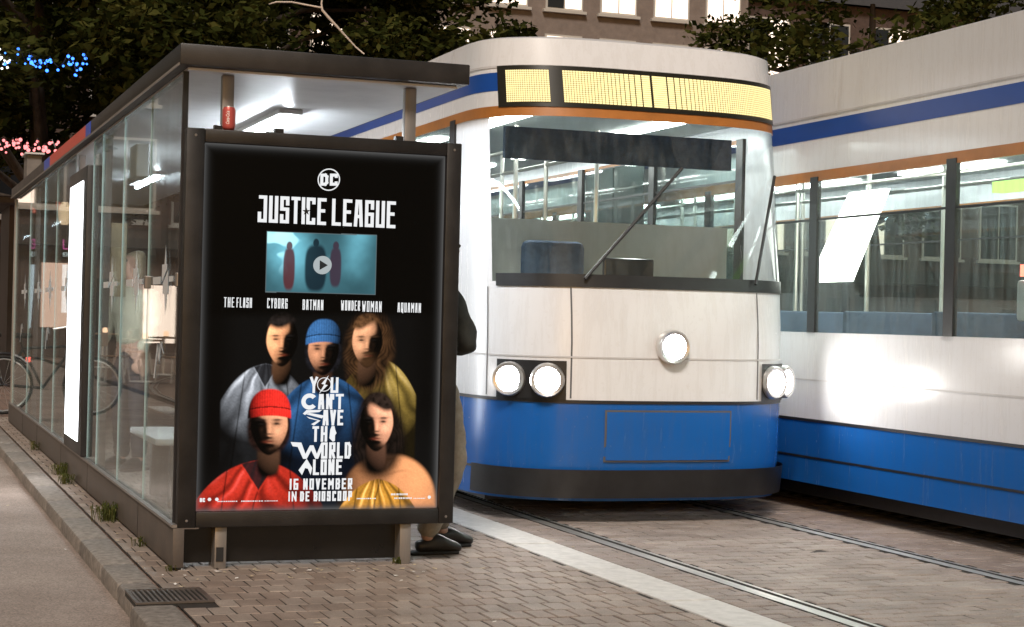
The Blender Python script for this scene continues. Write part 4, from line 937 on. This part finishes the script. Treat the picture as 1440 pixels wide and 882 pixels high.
# ------------------------------------------------------------------ trees
def tree(name, label, x, y, h0, cr, n, m, seed, lean=0, zc=6.3):
    g = np.random.default_rng(seed); root = empty(name, (x, y, 0)); tag(root, label, 'tree')
    mb = MB(); pts = [(0, 0, -.02)]; z = 0; px_, py_ = 0, 0
    for i in range(7): z += (zc+1)/7; px_ += g.normal(0, .06)+lean*.1; py_ += g.normal(0, .06); pts.append((px_, py_, z))
    mb.tube(pts, [.24, .2, .18, .165, .15, .12, .09, .05], 10)
    limbs = []
    for i in range(11):
        b0 = Vector(pts[random.choice((3, 4, 5, 6))]); a = g.uniform(0, 6.28); ln = g.uniform(.5, .95)*cr; e = b0+Vector((math.cos(a)*ln, math.sin(a)*ln, g.uniform(.2, 1.6))); mid = b0.lerp(e, .5)+Vector((0, 0, .25))
        mb.tube([b0, mid, e], [.075, .05, .02], 6); limbs.append((b0, e))
    mb.build('trunk', M['bark'], root, smooth=True)
    # leaf sprays gathered in uneven clumps through the crown
    cl = []
    while len(cl) < 70:
        p = g.uniform(-1, 1, 3); r_ = np.linalg.norm(p)
        if .35 < r_ < 1: cl.append((p*np.array([cr, cr, cr*.78])*(.9+.25*g.random()), g.uniform(.45, 1.05)))
    cl = [c for c in cl]
    k = g.integers(0, len(cl), n); C_ = np.array([cl[i][0] for i in k]); rad = np.array([cl[i][1] for i in k])
    d = g.normal(0, 1, (n, 3)); d /= np.linalg.norm(d, axis=1)[:, None]; rr_ = rad*g.random(n)**.5
    P = C_+d*rr_[:, None]*np.array([1, 1, .6]); P[:, 2] += zc
    P = P[P[:, 2] > 2.2]; n = len(P)
    ax = g.normal(0, 1, (n, 3)); ax[:, 2] *= .5; ax /= np.linalg.norm(ax, axis=1)[:, None]; b2 = np.cross(ax, g.normal(0, 1, (n, 3))); b2 /= np.linalg.norm(b2, axis=1)[:, None]
    L_ = g.uniform(.045, .13, n)[:, None]; W_ = L_*g.uniform(.35, .55, n)[:, None]
    V = np.stack([P-ax*L_, P-b2*W_+ax*L_*.1, P+ax*L_, P+b2*W_+ax*L_*.1], 1).reshape(-1, 3)
    me = bpy.data.meshes.new('crown'); me.vertices.add(len(V)); me.vertices.foreach_set('co', V.astype(np.float32).ravel()); me.loops.add(n*4); me.loops.foreach_set('vertex_index', np.arange(n*4, dtype=np.int32)); me.polygons.add(n); me.polygons.foreach_set('loop_start', (np.arange(n)*4).astype(np.int32)); me.update(calc_edges=True)
    obj('crown', me, m, root)
    return root
tree('street_tree', 'leafy street tree with blue lights behind the far end of the shelter', .9, 19.5, 0, 3.4, 34000, M['leaf'], 3, zc=5.4)
tree('street_tree', 'dense street tree behind the middle of the shelter roof', 4.6, 23.5, 0, 4.0, 40000, M['leaf'], 4, zc=6.4)
tree('street_tree', 'dark tree above the shelter roof corner, left of the lit house', 7.6, 25.5, 0, 3.4, 26000, M['leaf2'], 5, zc=6.6)
tree('street_tree', 'farthest tree standing against the dark house behind', 2.2, 33, 0, 5.2, 26000, M['leaf2'], 6, zc=7.5)
tree('street_tree', 'tree showing just above the far tram at the top right corner', 17.0, 21.0, 0, 4.2, 16000, M['leaf'], 8, zc=6.6)
# string lights
def lights(name, label, c, sp, n, m, seed, r=.035):
    g = np.random.default_rng(seed); root = empty(name, c); tag(root, label, 'string lights'); mesh = MB().lathe([(0, -r), (r*.7, -r*.7), (r, 0), (r*.7, r*.7), (0, r)], seg=8).mesh('bulb'); mesh.materials.append(m)
    pts = []
    for i in range(n):
        o = bpy.data.objects.new('bulb', mesh); COL.objects.link(o); o.parent = root; p = Vector((g.uniform(-1, 1)*sp[0], g.normal(0, sp[1]*.4), g.normal(0, .5)*sp[2])); o.location = p; s_ = g.uniform(.7, 1.5); o.scale = (s_,)*3; pts.append(p)
    pts.sort(key=lambda p: p.x); MB().tube([p+Vector((0, 0, .04)) for p in pts], .006, 4).build('cable', M['tram_dark'], root)
    return root
def at(x, y, Y):      # a point of the place at depth Y, from the site survey of the photograph
    d = fw+rt*((x-720)/2447.6)+up*((441-y)/2447.6); return CAM+d*((Y-CAM.y)/d.y)
lights('string_lights', 'cluster of blue fairy lights in the tree at top left', at(66, 87, 15.6), (.55, .2, .14), 46, M['bulb_blue'], 1, .016)
lights('string_lights', 'white fairy lights beside the blue ones at left frame edge', at(3, 86, 15.6), (.10, .2, .16), 14, M['bulb_white'], 2, .016)
lights('string_lights', 'pink red fairy lights hanging above the far end of the shelter roof', at(46, 207, 15.4), (.42, .2, .09), 44, M['bulb_pink'], 3, .018)

# ------------------------------------------------------------------ buildings
def house(name, label, x0, x1, y0, y1, h, wm, nx, nz, lit, seed, shop=False):
    g = random.Random(seed); root = empty(name, ((x0+x1)/2, (y0+y1)/2, 0)); tag(root, label, 'house'); H = SP(root)
    H.put(MB().box(x0, x1, y0, y1, -.012, h), 'wall', wm)
    rf = MB(); xm = (x0+x1)/2
    rf.poly([(x0-.2, y0-.3, h), (x1+.2, y0-.3, h), (x1+.2, (y0+y1)/2, h+2.4), (x0-.2, (y0+y1)/2, h+2.4)]); rf.poly([(x0-.2, y1+.3, h), (x0-.2, (y0+y1)/2, h+2.4), (x1+.2, (y0+y1)/2, h+2.4), (x1+.2, y1+.3, h)])
    rf.poly([(x0-.2, y0-.3, h), (x0-.2, (y0+y1)/2, h+2.4), (x0-.2, y1+.3, h)]); rf.poly([(x1+.2, y0-.3, h), (x1+.2, y1+.3, h), (x1+.2, (y0+y1)/2, h+2.4)])
    r_ = H.put(rf, 'roof', M['roof_tile']); H.put(MB().box(x0+.6, x0+1.2, (y0+y1)/2-.3, (y0+y1)/2+.3, h+1.5, h+3.2), 'chimney', wm, r_)
    st = (h-3.6)/nz; dx = (x1-x0)/nx
    face = 'y'
    for k in range(nz):
        for i in range(nx):
            cx = x0+dx*(i+.5); z = 3.9+st*k; ww, hh = dx*.34, st*.34
            wn = H.put(MB().box(cx-ww, cx+ww, y0-.06, y0+.05, z, z+2*hh), 'window', M['win_frame'])
            H.put(MB().box(cx-ww+.07, cx-.03, y0-.075, y0-.061, z+.07, z+2*hh-.07), 'pane', M['win_lit'] if g.random() < lit else M['win_dark'], wn)
            H.put(MB().box(cx+.03, cx+ww-.07, y0-.075, y0-.061, z+.07, z+2*hh-.07), 'pane', M['win_lit'] if g.random() < lit else M['win_dark'], wn)
            H.put(MB().box(cx-ww-.1, cx+ww+.1, y0-.16, y0-.001, z-.1, z-.005), 'sill', M['win_frame'], wn)
    if True:
        d = H.put(MB().box(x0+.5, x0+1.6, y0-.05, y0+.05, 0, 2.4), 'door', M['bike_paint']); H.put(MB().box(x0+1.4, x0+1.48, y0-.09, y0-.051, 1.05, 1.15), 'handle', M['steel'], d)
        xs = x0+2.2
        kk_ = 0
        while xs+1.2 < x1:
            ww = g.uniform(.5, 1.1); H.put(MB().box(xs, xs+ww, y0-.05, y0+.02, g.uniform(.4, 1.1), g.uniform(1.9, 2.6)), 'shop_window', g.choice((M['shop_lit'], M['win_lit'], M['win_dark'], M['win_dark'], M['shop_lit'], M['win_dark'])) if shop else M['win_dark']); xs += ww+g.uniform(.15, .7)
        H.put(MB().box(x0+.2, x1-.2, y0-.35, y0-.002, 2.9, 3.4), 'shop_board', M['kiosk'])
    return root
house('town_house', 'dark brick house behind the trees at left', -4, 6.5, 44, 54, 13, M['wall_brick'], 4, 3, .12, 1)
house('town_house', 'tall dark house in the middle behind the trees', 6.6, 15, 45, 55, 15, M['wall_brick'], 4, 4, .15, 2)
house('town_house', 'pale house with brightly lit windows above the near tram', 15.1, 27, 46, 56, 14, M['wall_pale'], 6, 4, .95, 3, True)
house('town_house', 'dark house beyond the far tram at right', 27.1, 42, 47, 57, 13, M['wall_brick'], 6, 3, .2, 4)
house('town_house', 'dark house across the road, mirrored in the shelter glass', -15, -1.2, 38, 48, 12, M['wall_brick'], 6, 3, .25, 5, True)
tag(MB().box(-60, -2.6, -60, 160, -.2, -.02, bev=.02).build('far_pavement', M['far_brick']), kind='structure')

# ------------------------------------------------------------------ kiosk and terrace beyond the shelter
KY = 20.5
kk = empty('kiosk', (1.35, KY+1, 0)); tag(kk, 'dark kiosk with pink neon letters and white lit panels behind the shelter glass', 'kiosk'); K = SP(kk)
kx0, kx1 = .55, 2.35
K.put(MB().box(kx0, kx1, KY, KY+2, 0, 2.9), 'wall', M['kiosk']); K.put(MB().box(kx0-.25, kx1+.25, KY-.5, KY+2.2, 2.9, 3.02, bev=.02), 'roof', M['kiosk'], auto=40)
def kq(x, y): p = at(x, y, KY-.03); return p
def krect(x0, x1, yt, yb, name, m, d=.03):
    a, b = kq(x0, yt), kq(x1, yb); return K.put(MB().box(a.x, b.x, KY-d, KY-.001, b.z, a.z), name, m)
krect(42, 59, 372, 462, 'light_panel', M['kiosk_lit']); krect(88, 98, 372, 440, 'light_panel', M['kiosk_lit'])
krect(60, 80, 322, 560, 'pillar', M['chair_wood'], .12)
mb = MB()
def KP(x, y, off=0): p = kq(x, y); return (p.x, KY-.05-off, p.z)
glyphs(mb, 'GA', (42, 59, 336, 350), 2.0, .3, KP); glyphs(mb, 'L', (88, 96, 337, 351), 2.0, .3, KP); K.put(mb, 'neon_lettering', M['neon_pink'])
mb = MB(); glyphs(mb, 'ENIT', (43, 59, 354, 361), 1.6, .35, KP); glyphs(mb, 'EN', (88, 97, 355, 361), 1.6, .35, KP); K.put(mb, 'sign_lettering', M['sign_white'])
krect(40, 60, 520, 540, 'crate_front', M['bulb_pink']) if False else None
def lantern(px_, py_, Y, w_, h_, label, m):
    p = at(px_, py_, Y); o = MB().lathe([(0, h_/2), (w_*.25, h_/2), (w_/2, h_*.25), (w_*.55, 0), (w_/2, -h_*.3), (w_*.3, -h_/2), (0, -h_/2)], seg=14).build('paper_lantern', m, smooth=True); o.location = p
    MB().tube([(0, 0, h_/2), (0, 0, h_/2+.35)], .006, 5).build('hanger', M['tram_dark'], o); MB().lathe([(w_*.26, 0), (w_*.26, .03), (0, .04)], (0, 0, h_/2-.01), 12).build('cap', M['tram_dark'], o); tag(o, label, 'lantern', 'lanterns hanging by the kiosk')
lantern(50, 290, 19.6, .16, .22, 'leftmost red lantern hanging in front of the kiosk', M['lantern_red']); lantern(66, 300, 19.4, .24, .34, 'largest red lantern in front of the kiosk pillar', M['lantern_red']); lantern(78, 292, 19.6, .16, .26, 'red lantern just right of the largest one', M['lantern_red']); lantern(91, 300, 19.5, .18, .36, 'warm lantern beside the lit poster box', M['lantern_warm'])
# tables and chairs
def table(x, y, label):
    r = empty('cafe_table', (x, y, 0)); tag(r, label, 'table'); MB().lathe([(0, .72), (.34, .72), (.345, .735), (.34, .75), (0, .75)], seg=20).build('table_top', M['chair_wood'], r); MB().tube([(0, 0, .02), (0, 0, .72)], .03, 8).build('stem', M['chair_metal'], r); MB().lathe([(0, .03), (.2, .02), (.22, 0)], seg=16).build('foot', M['chair_metal'], r)
def lampt(x, y, label):
    r = MB().lathe([(0, .0), (.05, .0), (.055, .05), (.045, .11), (0, .12)], seg=12).build('table_lamp', M['lantern_warm'], smooth=True); r.location = (x, y, .752); MB().lathe([(.06, -.001), (.06, .012), (.052, .012)], seg=12).build('lamp_base', M['tram_dark'], r); tag(r, label, 'lamp')
def chair(x, y, rz, label):
    r = empty('cafe_chair', (x, y, 0), rz); tag(r, label, 'chair', 'terrace chairs'); MB().box(-.2, .2, -.2, .2, .44, .465, bev=.01).build('seat', M['chair_wood'], r)
    for a, b in ((-1, -1), (1, -1), (-1, 1), (1, 1)): MB().tube([(a*.22, b*.22, .001), (a*.17, b*.17, .44)], .014, 6).build('leg', M['chair_metal'], r)
    MB().box(-.2, .2, .17, .2, .62, .86, bev=.012).build('backrest', M['chair_wood'], r)
    for a in (-1, 1): MB().tube([(a*.17, .185, .465), (a*.17, .185, .63)], .012, 6).build('back_post', M['chair_metal'], r)
for k, (tx_, ty_, w1) in enumerate(((-3.0, 22.5, 'nearest to the shelter'), (-3.9, 26.0, 'in the middle of the terrace'), (-3.2, 30.0, 'farthest from the shelter'))):
    table(tx_, ty_, 'small round terrace table across the road, '+w1); lampt(tx_-.05, ty_, 'warm glowing lamp on the terrace table '+w1)
    chair(tx_-.5, ty_-.3, R(60), 'terrace chair left of the table '+w1); chair(tx_+.5, ty_-.2, R(-70), 'terrace chair right of the table '+w1)
# bicycle beyond the end of the shelter
bk = empty('bicycle', (-.12, 12.6, 0), R(8)); tag(bk, 'black bicycle parked beyond the far end of the shelter', 'bicycle')
for xx in (-.9, .12):
    wh = MB().torus((0, 0, 0), .33, .018, 'Y').build('wheel', M['rubber'], bk, smooth=True); wh.location = (xx, 0, .35); MB().torus((0, 0, 0), .305, .010, 'Y').build('rim', M['can_top'], wh, smooth=True)
    sp = MB()
    for i in range(14): sp.tube([(0, 0, 0), (.3*math.cos(i*.449), 0, .3*math.sin(i*.449))], .0015, 3)
    sp.build('spokes', M['can_top'], wh)
fm = MB(); 
for a, b in (((.12, 0, .35), (-.10, 0, .78)), ((-.10, 0, .78), (-.33, 0, .32)), ((-.33, 0, .32), (.12, 0, .35)), ((-.33, 0, .32), (-.66, 0, .80)), ((-.10, 0, .78), (-.66, 0, .82)), ((-.9, 0, .35), (-.66, 0, .95)), ((-.10, 0, .78), (-.06, 0, .90))): fm.tube([a, b], .017, 8)
fm.build('frame', M['bike_paint'], bk); MB().box(-.2, .08, -.07, .07, .90, .96, bev=.03).build('saddle', M['rubber'], bk); MB().tube([(-.45, .28, 1.02), (-.62, .24, 1.05), (-.66, 0, .97), (-.62, -.24, 1.05), (-.45, -.28, 1.02)], .013, 8).build('handlebar', M['can_top'], bk)
MB().box(.38, .42, -.03, .03, .62, .68).build('rear_lamp', M['red_lamp'], bk); MB().tube([(.12+.37*math.cos(R(a)), 0, .35+.37*math.sin(R(a))) for a in range(10, 150, 14)], .02, 6).build('mudguard', M['bike_paint'], bk)

# overhead wire fixed to the shelter roof
wr = MB().tube([at(512, 76, 6.0), at(500, 66, 6.0), at(478, 42, 6.0), at(463, 26, 6.0), at(453, 14, 6.0), at(452, 5, 6.0), at(456, -20, 6.0), at(470, -120, 6.0)], [.006, .007, .010, .013, .011, .008, .006, .006], 8).build('overhead_wire', M['cable'], smooth=True); tag(wr, 'pale sagging overhead wire in front of the tree, above the shelter roof', 'wire')
MB().tube([at(378, 6, 6.0), at(388, 3, 6.0), at(410, 3, 6.0), at(452, 11, 6.0)], [.004, .007, .007, .008], 8).build('side_stay', M['cable'], wr, smooth=True)

# ------------------------------------------------------------------ drain grate, weeds, litter
dg = empty('drain_grate', (-.16, -.84, 0)); tag(dg, 'ribbed metal drain grate set in the kerb', 'drain grate')
MB().box(-.168, .165, -.185, .185, -.03, .002).build('frame', M['groove'], dg)
for i in range(14):
    x = -.15+i*.0226; MB().box(x, x+.011, -.165, .165, .0025, .010, bev=.002).build('bar', M['steel'] if False else M['plinth'], dg)
for (a, b, c_, d_) in ((-.17, -.155, -.187, .187), (.153, .167, -.187, .187)): MB().box(a, b, c_, d_, .0022, .011).build('rim', M['plinth'], dg)
for (c_, d_) in ((-.187, -.171), (.171, .187)): MB().box(-.1548, .1528, c_, d_, .0022, .011).build('rim', M['plinth'], dg)
def weed(x, y, n, r, label):
    g = random.Random(int(abs(x*1000+y*77))); mb = MB()
    for i in range(n):
        a = g.uniform(0, 6.28); d = g.uniform(.2, 1)*r; h = g.uniform(.4, 1)*r*1.1; wd = g.uniform(.0015, .004); bx, by = g.gauss(0, r*.35), g.gauss(0, r*.55)
        p0 = Vector((bx, by, 0)); p1 = p0+Vector((math.cos(a)*d*.4, math.sin(a)*d*.4, h)); p2 = p0+Vector((math.cos(a)*d, math.sin(a)*d, h*.75)); s_ = Vector((-math.sin(a), math.cos(a), 0))*wd
        mb.poly([p0-s_*.5, p0+s_*.5, p1+s_, p1-s_]); mb.poly([p1-s_, p1+s_, p2])
    o = mb.build('weed', M['weed']); o.location = (x, y, 0); tag(o, label, 'weed')
weed(-.07, 2.05, 150, .10, 'largest green weed growing by the shelter plinth'); weed(-.10, 4.3, 90, .07, 'green weed on the kerb opposite the lit box'); weed(-.05, 5.0, 110, .09, 'green weed against the plinth beyond the lit box'); weed(-.05, .85, 30, .05, 'small weed between kerb and the near end of the plinth'); weed(-.06, 7.4, 50, .08, 'dry weed tuft by the far end of the plinth'); weed(1.12, -.02, 26, .035, 'tiny weed at the right foot post of the advertising panel'); weed(-.04, -.08, 20, .03, 'tiny weed at the near corner of the plinth')
g = random.Random(5)
for i in range(64):
    zone = g.random()
    if zone < .45: x, y, z = g.uniform(-.05, 1.5), g.gauss(-.22, .12), .004
    elif zone < .65: x, y, z = g.uniform(-.14, -.04), g.uniform(-.6, 6), .004
    elif zone < .85: x, y, z = g.uniform(.2, 2.3), g.uniform(-2, .4), .004
    else: x, y, z = g.uniform(-.9, -.36), g.uniform(-2.5, 5), ZR+.003
    a = g.uniform(0, 6.28); l, w_ = g.uniform(.008, .022), g.uniform(.004, .010); c_, s_ = math.cos(a), math.sin(a)
    pts = [(-l, 0, .001), (-l*.3, -w_, .004), (l*.6, -w_*.7, .003), (l, 0, .007), (l*.4, w_, .003), (-l*.4, w_*.8, .005)]
    o = MB().poly([(p[0]*c_-p[1]*s_, p[0]*s_+p[1]*c_, p[2]) for p in pts]).build('fallen_leaf', M['litter'] if g.random() < .75 else M['litter_w']); o.location = (x, y, z)
    tag(o, 'small pale fallen leaf or paper scrap on the ground', 'leaf', 'leaves and scraps scattered on the ground')
